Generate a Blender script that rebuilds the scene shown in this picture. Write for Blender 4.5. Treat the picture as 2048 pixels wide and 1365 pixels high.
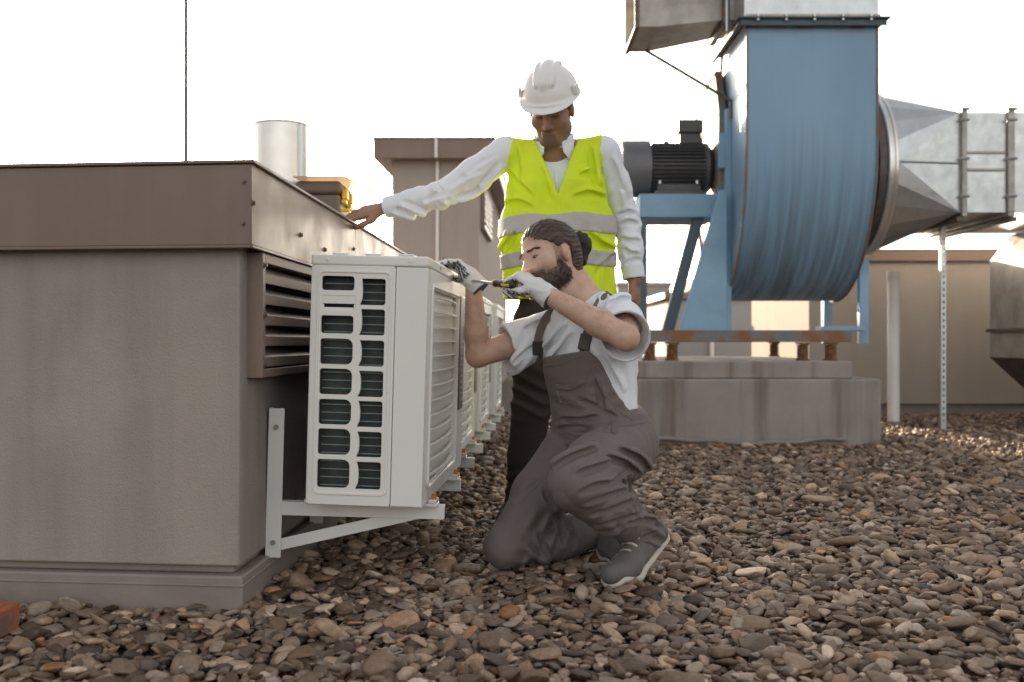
import bpy, bmesh, math, random
import numpy as np
from mathutils import Vector, Matrix, Euler

for o in list(bpy.data.objects):
    bpy.data.objects.remove(o)
scene = bpy.context.scene
COL = scene.collection
R = math.radians

# ------------------------------------------------------------------ camera
F, CX, CY, CAMZ = 1991.0, 1024.0, 682.5, 0.72        # focal length and centre in photo pixels, eye height
cam = bpy.data.cameras.new('camera'); camo = bpy.data.objects.new('camera', cam); COL.objects.link(camo)
camo.location = (0, 0, CAMZ); camo.rotation_euler = (R(90), 0, 0)
cam.sensor_width = 36.0; cam.lens = 36.0 * F / 2048.0
cam.clip_start = 0.05; cam.clip_end = 2000
cam.dof.use_dof = True; cam.dof.focus_distance = 3.05; cam.dof.aperture_fstop = 3.2
scene.camera = camo

# ------------------------------------------------------------------ light
SUN_AZ, SUN_EL = R(-12.0), R(10.5)                   # azimuth from +Y (negative = left), elevation
world = bpy.data.worlds.new('World'); scene.world = world; world.use_nodes = True
wn, wl = world.node_tree.nodes, world.node_tree.links
bg = wn['Background']
sky = wn.new('ShaderNodeTexSky'); sky.sky_type = 'NISHITA'; sky.sun_disc = False
sky.sun_elevation = SUN_EL; sky.sun_rotation = SUN_AZ
sky.air_density = 1.0; sky.dust_density = 3.0; sky.ozone_density = 1.0; sky.altitude = 100
hs = wn.new('ShaderNodeHueSaturation'); hs.inputs['Saturation'].default_value = 0.30
wm_ = wn.new('ShaderNodeMix'); wm_.data_type = 'RGBA'; wm_.blend_type = 'MULTIPLY'; wm_.inputs[0].default_value = 1.0
wm_.inputs[7].default_value = (1.06, 1.0, 0.93, 1)      # warm evening haze
wl.new(sky.outputs['Color'], hs.inputs['Color']); wl.new(hs.outputs['Color'], wm_.inputs[6]); wl.new(wm_.outputs[2], bg.inputs['Color'])
bg.inputs['Strength'].default_value = 0.15
sl = bpy.data.lights.new('sun', 'SUN'); sl.energy = 5.0; sl.angle = R(0.6); sl.color = (1.0, 0.80, 0.56)
so = bpy.data.objects.new('sun', sl); COL.objects.link(so)
sdir = Vector((math.sin(SUN_AZ) * math.cos(SUN_EL), math.cos(SUN_AZ) * math.cos(SUN_EL), math.sin(SUN_EL)))
so.rotation_euler = sdir.to_track_quat('Z', 'Y').to_euler(); so.location = sdir * 60
vs = scene.view_settings
vs.view_transform = 'Standard'; vs.look = 'None'; vs.exposure = 1.6; vs.gamma = 1.0; vs.use_curve_mapping = False

# ------------------------------------------------------------------ helpers
def W(px, py, d):
    "photo pixel at distance d -> point"
    return Vector(((px - CX) * d / F, d, CAMZ - (py - CY) * d / F))

class MB:
    "collects shapes that become ONE mesh"
    def __init__(s): s.v = []; s.f = []
    def add(s, vs, fs):
        b = len(s.v); s.v += [tuple(v) for v in vs]; s.f += [tuple(i + b for i in f) for f in fs]; return s
    def box(s, lo, hi, M=None):
        x0, y0, z0 = lo; x1, y1, z1 = hi
        vs = [Vector(p) for p in ((x0,y0,z0),(x1,y0,z0),(x1,y1,z0),(x0,y1,z0),(x0,y0,z1),(x1,y0,z1),(x1,y1,z1),(x0,y1,z1))]
        if M: vs = [M @ v for v in vs]
        return s.add(vs, [(3,2,1,0),(4,5,6,7),(0,1,5,4),(1,2,6,5),(2,3,7,6),(3,0,4,7)])
    def prism(s, poly, z0, z1, M=None):
        n = len(poly)
        vs = [Vector((x, y, z0)) for x, y in poly] + [Vector((x, y, z1)) for x, y in poly]
        if M: vs = [M @ v for v in vs]
        return s.add(vs, [tuple(range(n))[::-1], tuple(range(n, 2*n))] + [(i, (i+1) % n, n + (i+1) % n, n + i) for i in range(n)])
    def cyl(s, a, b, r0, r1=None, n=16, caps=True):
        a, b = Vector(a), Vector(b); r1 = r0 if r1 is None else r1
        d = (b - a).normalized(); u = d.orthogonal().normalized(); w = d.cross(u)
        vs = []
        for p, r in ((a, r0), (b, r1)):
            for i in range(n):
                t = 2*math.pi*i/n; vs.append(p + (u*math.cos(t) + w*math.sin(t)) * r)
        fs = [(i, (i+1) % n, n + (i+1) % n, n + i) for i in range(n)]
        if caps: fs += [tuple(range(n))[::-1], tuple(range(n, 2*n))]
        return s.add(vs, fs)
    def tube(s, pts, r, n=8, r1=None):
        pts = [Vector(p) for p in pts]; m = len(pts); vs = []; fs = []
        u = None
        for k, p in enumerate(pts):
            d = (pts[min(k+1, m-1)] - pts[max(k-1, 0)]).normalized()
            if u is None: u = d.orthogonal().normalized()
            u = (u - d * u.dot(d)).normalized(); w = d.cross(u)
            rr = r if r1 is None else r + (r1 - r) * k / (m - 1)
            for i in range(n):
                t = 2*math.pi*i/n; vs.append(p + (u*math.cos(t) + w*math.sin(t)) * rr)
        for k in range(m-1):
            for i in range(n):
                fs.append((k*n+i, k*n+(i+1) % n, (k+1)*n+(i+1) % n, (k+1)*n+i))
        fs += [tuple(range(n))[::-1], tuple(range((m-1)*n, m*n))]
        return s.add(vs, fs)
    def lathe(s, prof, n=32, M=None, closed=False):
        "profile of (r, h) turned about local Z"
        vs = []; fs = []; m = len(prof)
        for r, h in prof:
            for i in range(n):
                t = 2*math.pi*i/n; v = Vector((r*math.cos(t), r*math.sin(t), h)); vs.append(M @ v if M else v)
        for k in range(m if closed else m-1):
            k2 = (k+1) % m
            for i in range(n):
                fs.append((k*n+i, k*n+(i+1) % n, k2*n+(i+1) % n, k2*n+i))
        if not closed:
            fs += [tuple(range(n))[::-1], tuple(range((m-1)*n, m*n))]
        return s.add(vs, fs)
    def sphere(s, c, r, n=12, m=8, sc=(1,1,1)):
        c = Vector(c); vs = [c + Vector((0,0,-r*sc[2]))]; fs = []
        for j in range(1, m):
            ph = -math.pi/2 + math.pi*j/m
            for i in range(n):
                t = 2*math.pi*i/n
                vs.append(c + Vector((r*sc[0]*math.cos(ph)*math.cos(t), r*sc[1]*math.cos(ph)*math.sin(t), r*sc[2]*math.sin(ph))))
        vs.append(c + Vector((0,0,r*sc[2]))); last = len(vs)-1
        for i in range(n):
            fs.append((0, 1+(i+1) % n, 1+i)); fs.append((last, 1+(m-2)*n+i, 1+(m-2)*n+(i+1) % n))
        for j in range(m-2):
            for i in range(n):
                fs.append((1+j*n+i, 1+j*n+(i+1) % n, 1+(j+1)*n+(i+1) % n, 1+(j+1)*n+i))
        return s.add(vs, fs)
    def mesh(s, name, off=None):
        me = bpy.data.meshes.new(name)
        vs = s.v if off is None else [(v[0]-off[0], v[1]-off[1], v[2]-off[2]) for v in s.v]
        me.from_pydata(vs, [], s.f); me.update(); return me

def origin_of(o):
    "where a thing stands, so that parts given in world coordinates can be made local"
    v = Vector((0, 0, 0))
    while o is not None:
        v += o.location; o = o.parent
    return v

def finish(o, mat, bevel=0, smooth=False, seg=2, angle=30):
    if mat is not None: o.data.materials.append(mat)
    me = o.data
    if smooth or bevel:
        me.polygons.foreach_set('use_smooth', [True] * len(me.polygons))
        if not smooth or smooth == 'auto':
            try: me.set_sharp_from_angle(angle=R(angle))
            except Exception: pass
    if bevel:
        m = o.modifiers.new('bevel', 'BEVEL'); m.width = bevel; m.segments = seg; m.limit_method = 'ANGLE'; m.angle_limit = R(40)
        m.harden_normals = False
    return o

def part(name, mb, mat, parent=None, bevel=0, smooth=False, local=False, label=None, seg=2, angle=30):
    off = None if (parent is None or local) else origin_of(parent)
    o = bpy.data.objects.new(name, mb.mesh(name, off) if isinstance(mb, MB) else mb); COL.objects.link(o)
    if parent is not None: o.parent = parent
    finish(o, mat, bevel, smooth, seg, angle)
    if label: o['label'] = label
    return o

def tag(o, label, cat, group=None):
    o['label'] = label; o['category'] = cat
    if group: o['group'] = group
    return o

def thing(name, label, cat, loc=(0,0,0), group=None):
    o = bpy.data.objects.new(name, None); COL.objects.link(o); o.location = loc; o.empty_display_size = 0.1
    return tag(o, label, cat, group)

def structure(o): o['kind'] = 'structure'; return o

def copy_tree(o, parent=None):
    c = o.copy(); COL.objects.link(c); c.parent = parent
    for ch in o.children: copy_tree(ch, c)
    return c

def plate(name, outline, holes, thick, M, mat, parent, bevel=0.0, local=False, label=None):
    "flat sheet with openings: outline and holes in 2D, placed by matrix M"
    cu = bpy.data.curves.new(name, 'CURVE'); cu.dimensions = '2D'; cu.fill_mode = 'BOTH'
    cu.extrude = thick/2; cu.bevel_depth = bevel; cu.bevel_resolution = 1; cu.resolution_u = 1
    for poly in [outline] + holes:
        sp = cu.splines.new('POLY'); sp.points.add(len(poly)-1)
        for p, q in zip(sp.points, poly): p.co = (q[0], q[1], 0, 1)
        sp.use_cyclic_u = True
    tmp = bpy.data.objects.new('tmp_curve', cu); COL.objects.link(tmp)
    dg = bpy.context.evaluated_depsgraph_get()
    me = bpy.data.meshes.new_from_object(tmp.evaluated_get(dg))
    bpy.data.objects.remove(tmp); bpy.data.curves.remove(cu)
    me.name = name; me.materials.clear(); me.transform(M)
    if parent is not None and not local: me.transform(Matrix.Translation(-origin_of(parent)))
    o = bpy.data.objects.new(name, me); COL.objects.link(o); o.parent = parent
    finish(o, mat, 0, 'auto')
    if label: o['label'] = label
    return o

def rrect(x0, y0, x1, y1, r, n=5, rs=None):
    "rounded rectangle outline; rs = radii of (bottom-left, bottom-right, top-right, top-left)"
    rs = rs or (r,)*4; pts = []
    for (cx, cy, a0), q in zip(((x0, y0, 180), (x1, y0, 270), (x1, y1, 0), (x0, y1, 90)), rs):
        sx = 1 if cx == x0 else -1; sy = 1 if cy == y0 else -1
        for i in range(n+1):
            a = R(a0 + 90*i/n); pts.append((cx + sx*q + q*math.cos(a), cy + sy*q + q*math.sin(a)))
    return pts

# ------------------------------------------------------------------ materials
def newmat(name):
    m = bpy.data.materials.new(name); m.use_nodes = True
    return m, m.node_tree.nodes, m.node_tree.links, m.node_tree.nodes['Principled BSDF']

def c4(c): return (c[0], c[1], c[2], 1)

def M_(name, col, rough=0.6, metal=0.0, var=0.12, vscale=6.0, bump=0.0, bscale=150.0, spec=0.5,
       streak=None, streak_amt=0.5, streak_scale=(14, 14, 0.6), spots=None, spot_scale=9.0, spot_lo=0.62, spot_hi=0.72,
       rvar=0.0, sheen=0.0, bdist=0.004, translucent=0.0, trcol=None, detail=6.0, sss=0.0, coat=0.0, wrinkle=None):
    m, n, l, b = newmat(name)
    tc = n.new('ShaderNodeTexCoord')
    def noise(scale, det=detail, mapping=None, rough_=0.6):
        t = n.new('ShaderNodeTexNoise'); t.inputs['Scale'].default_value = scale; t.inputs['Detail'].default_value = det
        t.inputs['Roughness'].default_value = rough_
        if mapping:
            mp = n.new('ShaderNodeMapping'); mp.inputs['Scale'].default_value = mapping
            l.new(tc.outputs['Object'], mp.inputs['Vector']); l.new(mp.outputs['Vector'], t.inputs['Vector'])
        else: l.new(tc.outputs['Object'], t.inputs['Vector'])
        return t.outputs['Fac']
    def ramp(fac, lo, hi):
        r = n.new('ShaderNodeMapRange'); r.inputs['From Min'].default_value = lo; r.inputs['From Max'].default_value = hi
        l.new(fac, r.inputs['Value']); return r.outputs['Result']
    def mix(fac, a, c):
        x = n.new('ShaderNodeMix'); x.data_type = 'RGBA'
        if isinstance(fac, float): x.inputs[0].default_value = fac
        else: l.new(fac, x.inputs[0])
        for sock, val in ((x.inputs[6], a), (x.inputs[7], c)):
            if isinstance(val, tuple): sock.default_value = val
            else: l.new(val, sock)
        return x.outputs[2]
    d = tuple(max(0, q*(1-var)) for q in col); u = tuple(min(1, q*(1+var)) for q in col)
    cur = mix(ramp(noise(vscale), 0.3, 0.7), c4(d), c4(u))
    if streak:
        f = ramp(noise(1.0, 5.0, streak_scale), 0.46, 0.72)
        k = n.new('ShaderNodeMath'); k.operation = 'MULTIPLY'; k.inputs[1].default_value = streak_amt; l.new(f, k.inputs[0])
        cur = mix(k.outputs[0], cur, c4(streak))
    if spots:
        cur = mix(ramp(noise(spot_scale, 8.0), spot_lo, spot_hi), cur, c4(spots))
    l.new(cur, b.inputs['Base Color'])
    b.inputs['Roughness'].default_value = rough; b.inputs['Metallic'].default_value = metal
    b.inputs['Specular IOR Level'].default_value = spec
    if rvar:
        rr = n.new('ShaderNodeMapRange'); rr.inputs['To Min'].default_value = max(0.02, rough-rvar); rr.inputs['To Max'].default_value = min(1, rough+rvar)
        rr.inputs['From Min'].default_value = 0.3; rr.inputs['From Max'].default_value = 0.7
        l.new(noise(vscale*2.3), rr.inputs['Value']); l.new(rr.outputs['Result'], b.inputs['Roughness'])
    if bump:
        bp = n.new('ShaderNodeBump'); bp.inputs['Strength'].default_value = bump; bp.inputs['Distance'].default_value = bdist
        l.new(noise(bscale, 3.0), bp.inputs['Height']); l.new(bp.outputs['Normal'], b.inputs['Normal'])
    if wrinkle:
        # creases in cloth: ridged noise, drawn out along one direction
        sc, dist, stren, mp_s = wrinkle
        mp = n.new('ShaderNodeMapping'); mp.inputs['Scale'].default_value = mp_s; mp.inputs['Rotation'].default_value = (0.35, 0.5, 0.3)
        l.new(tc.outputs['Object'], mp.inputs['Vector'])
        rn = n.new('ShaderNodeTexNoise'); rn.noise_type = 'RIDGED_MULTIFRACTAL'; rn.inputs['Scale'].default_value = sc; rn.inputs['Detail'].default_value = 2.5
        rn.inputs['Distortion'].default_value = 0.6; l.new(mp.outputs['Vector'], rn.inputs['Vector'])
        b2 = n.new('ShaderNodeBump'); b2.inputs['Strength'].default_value = stren; b2.inputs['Distance'].default_value = dist
        l.new(rn.outputs['Fac'], b2.inputs['Height'])
        if bump: l.new(bp.outputs['Normal'], b2.inputs['Normal'])
        l.new(b2.outputs['Normal'], b.inputs['Normal'])
    if sheen: b.inputs['Sheen Weight'].default_value = sheen
    if coat: b.inputs['Coat Weight'].default_value = coat
    if sss:
        b.inputs['Subsurface Weight'].default_value = sss; b.inputs['Subsurface Radius'].default_value = (0.012, 0.005, 0.003)
    if translucent:
        tr = n.new('ShaderNodeBsdfTranslucent'); mx = n.new('ShaderNodeMixShader'); out = n['Material Output']
        if trcol: tr.inputs['Color'].default_value = c4(trcol)
        else: l.new(cur, tr.inputs['Color'])
        mx.inputs[0].default_value = translucent
        l.new(b.outputs[0], mx.inputs[1]); l.new(tr.outputs[0], mx.inputs[2]); l.new(mx.outputs[0], out.inputs['Surface'])
    return m

MAT = {}
MAT['stucco'] = M_('stucco', (0.355, 0.30, 0.268), 0.9, var=0.07, vscale=2.0, bump=0.55, bscale=170, bdist=0.006, streak=(0.235, 0.20, 0.175), streak_amt=0.75, streak_scale=(4, 4, 0.30), spots=(0.385, 0.335, 0.30), spot_scale=2.2, spot_lo=0.52, spot_hi=0.75)
MAT['membrane'] = M_('membrane', (0.25, 0.205, 0.185), 0.75, var=0.15, vscale=4, bump=0.25, bscale=25, bdist=0.01)
MAT['fascia'] = M_('fascia', (0.19, 0.130, 0.104), 0.42, var=0.05, vscale=2.5, bump=0.05, bscale=12, bdist=0.01, streak=(0.23, 0.165, 0.13), streak_amt=0.3, rvar=0.08)
MAT['louvre'] = M_('louvre', (0.20, 0.145, 0.118), 0.5, var=0.06, vscale=4, bump=0.06, bscale=40)
MAT['screw'] = M_('screw', (0.16, 0.12, 0.10), 0.45, metal=0.5, var=0.15)
MAT['steel'] = M_('steel', (0.78, 0.74, 0.71), 0.34, metal=0.75, var=0.1, vscale=3, rvar=0.08)
MAT['galv'] = M_('galv', (0.52, 0.53, 0.54), 0.36, metal=0.75, var=0.10, vscale=4, bump=0.12, bscale=5, bdist=0.02, rvar=0.10, spots=(0.58, 0.59, 0.60), spot_scale=18, spot_lo=0.5, spot_hi=0.72)
MAT['galv_dull'] = M_('galv_dull', (0.36, 0.33, 0.30), 0.5, metal=0.55, var=0.22, vscale=6, bump=0.1, bscale=6, bdist=0.02, rvar=0.12)
MAT['dark_steel'] = M_('dark_steel', (0.12, 0.10, 0.09), 0.55, metal=0.4, var=0.25, vscale=20, spots=(0.25, 0.11, 0.04), spot_scale=14, spot_lo=0.55, spot_hi=0.7)
def housing_mat():
    "weathered blue paint: faint vertical runs, dirt streaks growing towards the underside of the scroll, rust flecks at the top"
    m, n, l, b = newmat('blue_housing')
    tc = n.new('ShaderNodeTexCoord')
    def noise(sc, mp_s, det=5.0):
        mp = n.new('ShaderNodeMapping'); mp.inputs['Scale'].default_value = mp_s; l.new(tc.outputs['Object'], mp.inputs['Vector'])
        t = n.new('ShaderNodeTexNoise'); t.inputs['Scale'].default_value = sc; t.inputs['Detail'].default_value = det; l.new(mp.outputs['Vector'], t.inputs['Vector']); return t.outputs['Fac']
    def rng_(f, a, c, to0=0.0, to1=1.0):
        r = n.new('ShaderNodeMapRange'); r.inputs['From Min'].default_value = a; r.inputs['From Max'].default_value = c; r.inputs['To Min'].default_value = to0; r.inputs['To Max'].default_value = to1; l.new(f, r.inputs['Value']); return r.outputs['Result']
    def mul(a, c):
        k = n.new('ShaderNodeMath'); k.operation = 'MULTIPLY'
        for s_, v in zip(k.inputs, (a, c)):
            if isinstance(v, float): s_.default_value = v
            else: l.new(v, s_)
        return k.outputs[0]
    def mix(f, a, c):
        x = n.new('ShaderNodeMix'); x.data_type = 'RGBA'; l.new(f, x.inputs[0])
        for s_, v in ((x.inputs[6], a), (x.inputs[7], c)):
            if isinstance(v, tuple): s_.default_value = c4(v)
            else: l.new(v, s_)
        return x.outputs[2]
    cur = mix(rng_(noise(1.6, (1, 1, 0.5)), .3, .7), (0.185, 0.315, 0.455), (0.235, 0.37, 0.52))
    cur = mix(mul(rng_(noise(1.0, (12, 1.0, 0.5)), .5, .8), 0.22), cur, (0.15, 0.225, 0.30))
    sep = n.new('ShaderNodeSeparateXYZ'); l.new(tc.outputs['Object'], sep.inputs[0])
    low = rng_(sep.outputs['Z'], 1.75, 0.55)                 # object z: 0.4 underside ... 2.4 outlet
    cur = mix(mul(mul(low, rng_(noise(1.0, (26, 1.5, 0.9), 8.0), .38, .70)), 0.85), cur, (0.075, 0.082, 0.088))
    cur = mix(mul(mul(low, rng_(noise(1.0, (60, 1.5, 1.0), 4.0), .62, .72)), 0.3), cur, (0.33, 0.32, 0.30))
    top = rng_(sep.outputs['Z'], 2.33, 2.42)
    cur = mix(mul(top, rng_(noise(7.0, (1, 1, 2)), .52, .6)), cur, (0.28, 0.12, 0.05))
    l.new(cur, b.inputs['Base Color']); b.inputs['Roughness'].default_value = 0.5
    bp = n.new('ShaderNodeBump'); bp.inputs['Strength'].default_value = 0.12; bp.inputs['Distance'].default_value = 0.02; l.new(noise(2.5, (1, 1, 1)), bp.inputs['Height']); l.new(bp.outputs['Normal'], b.inputs['Normal'])
    return m
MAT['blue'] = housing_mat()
MAT['blue_pale'] = M_('blue_pale', (0.22, 0.36, 0.50), 0.55, var=0.1, vscale=5, spots=(0.27, 0.14, 0.06), spot_scale=7, spot_lo=0.66, spot_hi=0.74)
MAT['blue_dark'] = M_('blue_dark', (0.075, 0.105, 0.13), 0.6, var=0.15, vscale=8)
MAT['rust'] = M_('rust', (0.16, 0.085, 0.045), 0.85, var=0.35, vscale=18, spots=(0.30, 0.15, 0.06), spot_scale=30, spot_lo=0.5, spot_hi=0.65)
MAT['rusty_frame'] = M_('rusty_frame', (0.17, 0.19, 0.20), 0.7, var=0.2, vscale=6, spots=(0.22, 0.10, 0.045), spot_scale=6, spot_lo=0.44, spot_hi=0.60)
MAT['motor'] = M_('motor', (0.085, 0.083, 0.09), 0.5, var=0.12, vscale=8, rvar=0.1)
MAT['motor_cover'] = M_('motor_cover', (0.14, 0.138, 0.15), 0.45, var=0.08, vscale=5, rvar=0.1)
MAT['concrete'] = M_('concrete', (0.30, 0.262, 0.245), 0.9, var=0.12, vscale=3.5, bump=0.3, bscale=60, bdist=0.004, streak=(0.15, 0.105, 0.08), streak_amt=0.9, streak_scale=(7, 7, 0.4))
MAT['white_pvc'] = M_('white_pvc', (0.80, 0.77, 0.75), 0.45, var=0.05, vscale=3)
MAT['ac_white'] = M_('ac_white', (0.74, 0.72, 0.69), 0.42, var=0.025, vscale=3, bump=0.03, bscale=400, bdist=0.001)
MAT['ac_grille'] = M_('ac_grille', (0.72, 0.70, 0.67), 0.45, var=0.03, vscale=4)
MAT['ac_dark'] = M_('ac_dark', (0.045, 0.042, 0.042), 0.6, var=0.25, vscale=30)
MAT['ac_badge'] = M_('ac_badge', (0.10, 0.098, 0.105), 0.35, var=0.05)
MAT['ac_letter'] = M_('ac_letter', (0.65, 0.65, 0.66), 0.4, var=0.05)
MAT['wire_green'] = M_('wire_green', (0.20, 0.36, 0.34), 0.35, metal=0.3, var=0.15, vscale=20)
MAT['bracket'] = M_('bracket', (0.74, 0.72, 0.70), 0.42, var=0.05, vscale=6, spots=(0.62, 0.56, 0.48), spot_scale=8, spot_lo=0.62, spot_hi=0.75)
MAT['orange_rubber'] = M_('orange_rubber', (0.45, 0.17, 0.02), 0.5, var=0.2, vscale=40)
MAT['roof_bed'] = M_('roof_bed', (0.06, 0.042, 0.03), 0.95, var=0.4, vscale=30, bump=0.8, bscale=40, bdist=0.03)
MAT['far_wall'] = M_('far_wall', (0.345, 0.30, 0.268), 0.9, var=0.06, vscale=1.0, streak=(0.25, 0.22, 0.2), streak_amt=0.35, streak_scale=(4, 4, 0.3))
MAT['far_grey'] = M_('far_grey', (0.33, 0.33, 0.34), 0.85, var=0.06, vscale=0.6)
MAT['far_cream'] = M_('far_cream', (0.55, 0.48, 0.40), 0.9, var=0.06, vscale=0.8)
MAT['tile'] = M_('tile', (0.33, 0.17, 0.10), 0.85, var=0.2, vscale=3)
MAT['case'] = M_('case', (0.13, 0.10, 0.085), 0.5, var=0.12, vscale=10)
MAT['yellow'] = M_('yellow', (0.75, 0.46, 0.015), 0.4, var=0.06)
MAT['board'] = M_('board', (0.80, 0.68, 0.54), 0.3, var=0.06, vscale=6, translucent=0.75)
MAT['brick'] = M_('brick', (0.38, 0.115, 0.045), 0.85, var=0.3, vscale=25, bump=0.4, bscale=80, spots=(0.18, 0.11, 0.08), spot_scale=12, spot_lo=0.5, spot_hi=0.62)
# ------------------------------------------------------------------ ground
me = MB().add([(-400,-400,-0.03),(400,-400,-0.03),(400,400,-0.03),(-400,400,-0.03)], [(0,1,2,3)])
ground = structure(part('ground', me, MAT['roof_bed']))

def offset(poly, d):
    n = len(poly); out = []
    for i in range(n):
        p0, p1, p2 = Vector(poly[i-1]), Vector(poly[i]), Vector(poly[(i+1) % n])
        e0 = (p1-p0).normalized(); e1 = (p2-p1).normalized()
        n0 = Vector((e0.y, -e0.x)); n1 = Vector((e1.y, -e1.x))
        k = d / (1 + n0.dot(n1)); q = p1 + (n0+n1)*k; out.append((q.x, q.y))
    return out

def hex_screw(p, nrm, r=0.009):
    mb = MB(); nrm = Vector(nrm).normalized(); p = Vector(p)
    mb.cyl(p - nrm*0.002, p + nrm*0.002, r*1.5, n=12); mb.cyl(p + nrm*0.002, p + nrm*0.008, r, r*0.85, n=6)
    return mb

def sheet_wall(a, b, z0, z1, t, out):
    "upright sheet from a to b (2D), thickness t outwards along out"
    a, b = Vector(a), Vector(b); o = Vector(out)*t
    return [(a.x,a.y),(b.x,b.y),(b.x+o.x,b.y+o.y),(a.x+o.x,a.y+o.y)]

# ------------------------------------------------------------------ low rooftop enclosure on the left
SL = 0.0357                                           # its long side runs slightly right with distance
def wall_x(d): return -0.734 + SL*(d-2.68)
C0 = (wall_x(2.68), 2.68); C1 = (wall_x(10.6), 10.6)
foot = [C0, C1, (-4.2, 10.6), (-4.2, 2.68+0.10*3.47)]
enc = thing('rooftop_enclosure', 'low stucco rooftop enclosure with brown metal fascia beside the air conditioners', 'enclosure', (-2.3, 6.0, -0.03))
part('wall', MB().prism(foot, 0.112, 1.0), MAT['stucco'], enc, bevel=0.006)
part('flashing', MB().prism(offset(foot, 0.015), 0.060, 0.066), MAT['membrane'], enc, bevel=0.002)
part('plinth', MB().prism(offset(foot, 0.012), -0.03, 0.088).prism(offset(foot, -0.022), 0.0885, 0.1115), MAT['membrane'], enc, bevel=0.006)
cap = offset(foot, 0.048)
part('roof_sheet', MB().prism(offset(foot, 0.058), 1.189, 1.198), MAT['fascia'], enc, bevel=0.002)
part('soffit', MB().prism(offset(foot, 0.044), 0.982, 0.988), MAT['fascia'], enc)
# fascia sheets: front ones and the long right-hand side in lengths with a small step at each joint
def fascia_run(p, q, cuts, name='fascia_panel'):
    p, q = Vector(p), Vector(q); L = (q-p).length; e = (q-p)/L; nrm = Vector((e.y, -e.x))
    ts = [0] + cuts + [L]
    for i in range(len(ts)-1):
        a = p + e*(ts[i] + (0.0015 if i else 0.0)); b = p + e*(ts[i+1] - 0.0015)
        poly = [tuple(a - nrm*0.004), tuple(b - nrm*0.004), tuple(b + nrm*0.001), tuple(a + nrm*0.001)]
        mb = MB().prism(poly, 0.975, 1.187)
        lip = [tuple(a - nrm*0.012), tuple(b - nrm*0.012), tuple(b + nrm*0.004), tuple(a + nrm*0.004)]
        part(name, mb, MAT['fascia'], enc, bevel=0.0012)
        part('drip_edge', MB().prism(lip, 0.966, 0.9745), MAT['fascia'], enc, bevel=0.002)
    return e, nrm
e_f, n_f = fascia_run(cap[3], cap[0], [1.6])
e_s, n_s = fascia_run(cap[0], cap[1], [1.42, 3.4, 5.4])
c0 = Vector(cap[0])
for dist, z in ((0.52, 1.055), (0.86, 1.04), (1.38, 1.09), (1.95, 1.05), (2.6, 1.05), (3.3, 1.05)):
    q = c0 + e_s*dist + n_s*0.001; part('screw', hex_screw((q.x, q.y, z), (n_s.x, n_s.y, 0), 0.006), MAT['screw'], enc, smooth='auto')
for dist, z in ((0.008, 1.085),):
    q = c0 + e_s*dist + n_s*0.001; part('screw', hex_screw((q.x, q.y, z), (n_s.x, n_s.y, 0), 0.006), MAT['screw'], enc, smooth='auto')
for dist, z in ((0.02, 1.14), (0.022, 1.03)):
    q = c0 - e_f*dist + n_f*0.001; part('screw', hex_screw((q.x, q.y, z), (n_f.x, n_f.y, 0), 0.0045), MAT['screw'], enc, smooth='auto')
# louvre on the long side
def louvre(parent, d0, d1, z0, z1, xf, depth, nsl, mat, screws=True, mat_sl=None, mat_void=None):
    fr = part('louvre', MB().box((xf(d0)-0.004, d0, z0), (xf(d0)+depth, d0+0.028, z1))
              .box((xf(d1)-0.004, d1-0.028, z0), (xf(d1)+depth, d1, z1))
              .prism([(xf(d0)-0.004, d0+0.0282), (xf(d1)-0.004, d1-0.0282), (xf(d1)+depth, d1-0.0282), (xf(d0)+depth, d0+0.0282)][::-1], z1-0.028, z1-0.0005)
              .prism([(xf(d0)-0.004, d0+0.0282), (xf(d1)-0.004, d1-0.0282), (xf(d1)+depth, d1-0.0282), (xf(d0)+depth, d0+0.0282)][::-1], z0+0.0005, z0+0.024), mat, parent, bevel=0.002)
    a, b = d0+0.029, d1-0.029
    part('louvre_back', MB().prism([(xf(a)+0.001, a), (xf(a)+0.004, a), (xf(b)+0.004, b), (xf(b)+0.001, b)], z0+0.0245, z1-0.0285), mat_void or MAT['ac_dark'], fr)
    h = (z1 - z0 - 0.056) / nsl
    for i in range(nsl):
        zt = z1 - 0.032 - i*h - 0.1*h
        vs = []
        for d in (a, b):
            x = xf(d)
            prof = [(x+0.006, zt+0.08*h), (x+0.010, zt+0.08*h), (x+depth-0.003, zt-h*0.34), (x+depth-0.003, zt-h*0.80), (x+depth-0.007, zt-h*0.80), (x+depth-0.007, zt-h*0.38)]
            vs += [(px, d, pz) for px, pz in prof]
        n = 6
        part('slat', MB().add(vs, [tuple(range(n)), tuple(range(n, 2*n))[::-1]] + [(k, n+k, n+(k+1) % n, (k+1) % n) for k in range(n)]), mat_sl or mat, fr, bevel=0.001)
    if screws:
        for z in (z1-0.035, (z0+z1)/2, z0+0.035):
            for d in (d0+0.014, d1-0.014):
                part('screw', hex_screw((xf(d)+depth, d, z), (1, 0, 0), 0.006), MAT['screw'], fr, smooth='auto')
    return fr
louvre(enc, 2.745, 3.70, 0.618, 0.965, wall_x, 0.045, 5, MAT['louvre'], mat_void=MAT['louvre'])
part('conduit_clip', MB().box((wall_x(3.3), 3.28, 0.16), (wall_x(3.3)+0.006, 3.30, 0.22)), MAT['louvre'], enc)

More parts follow.
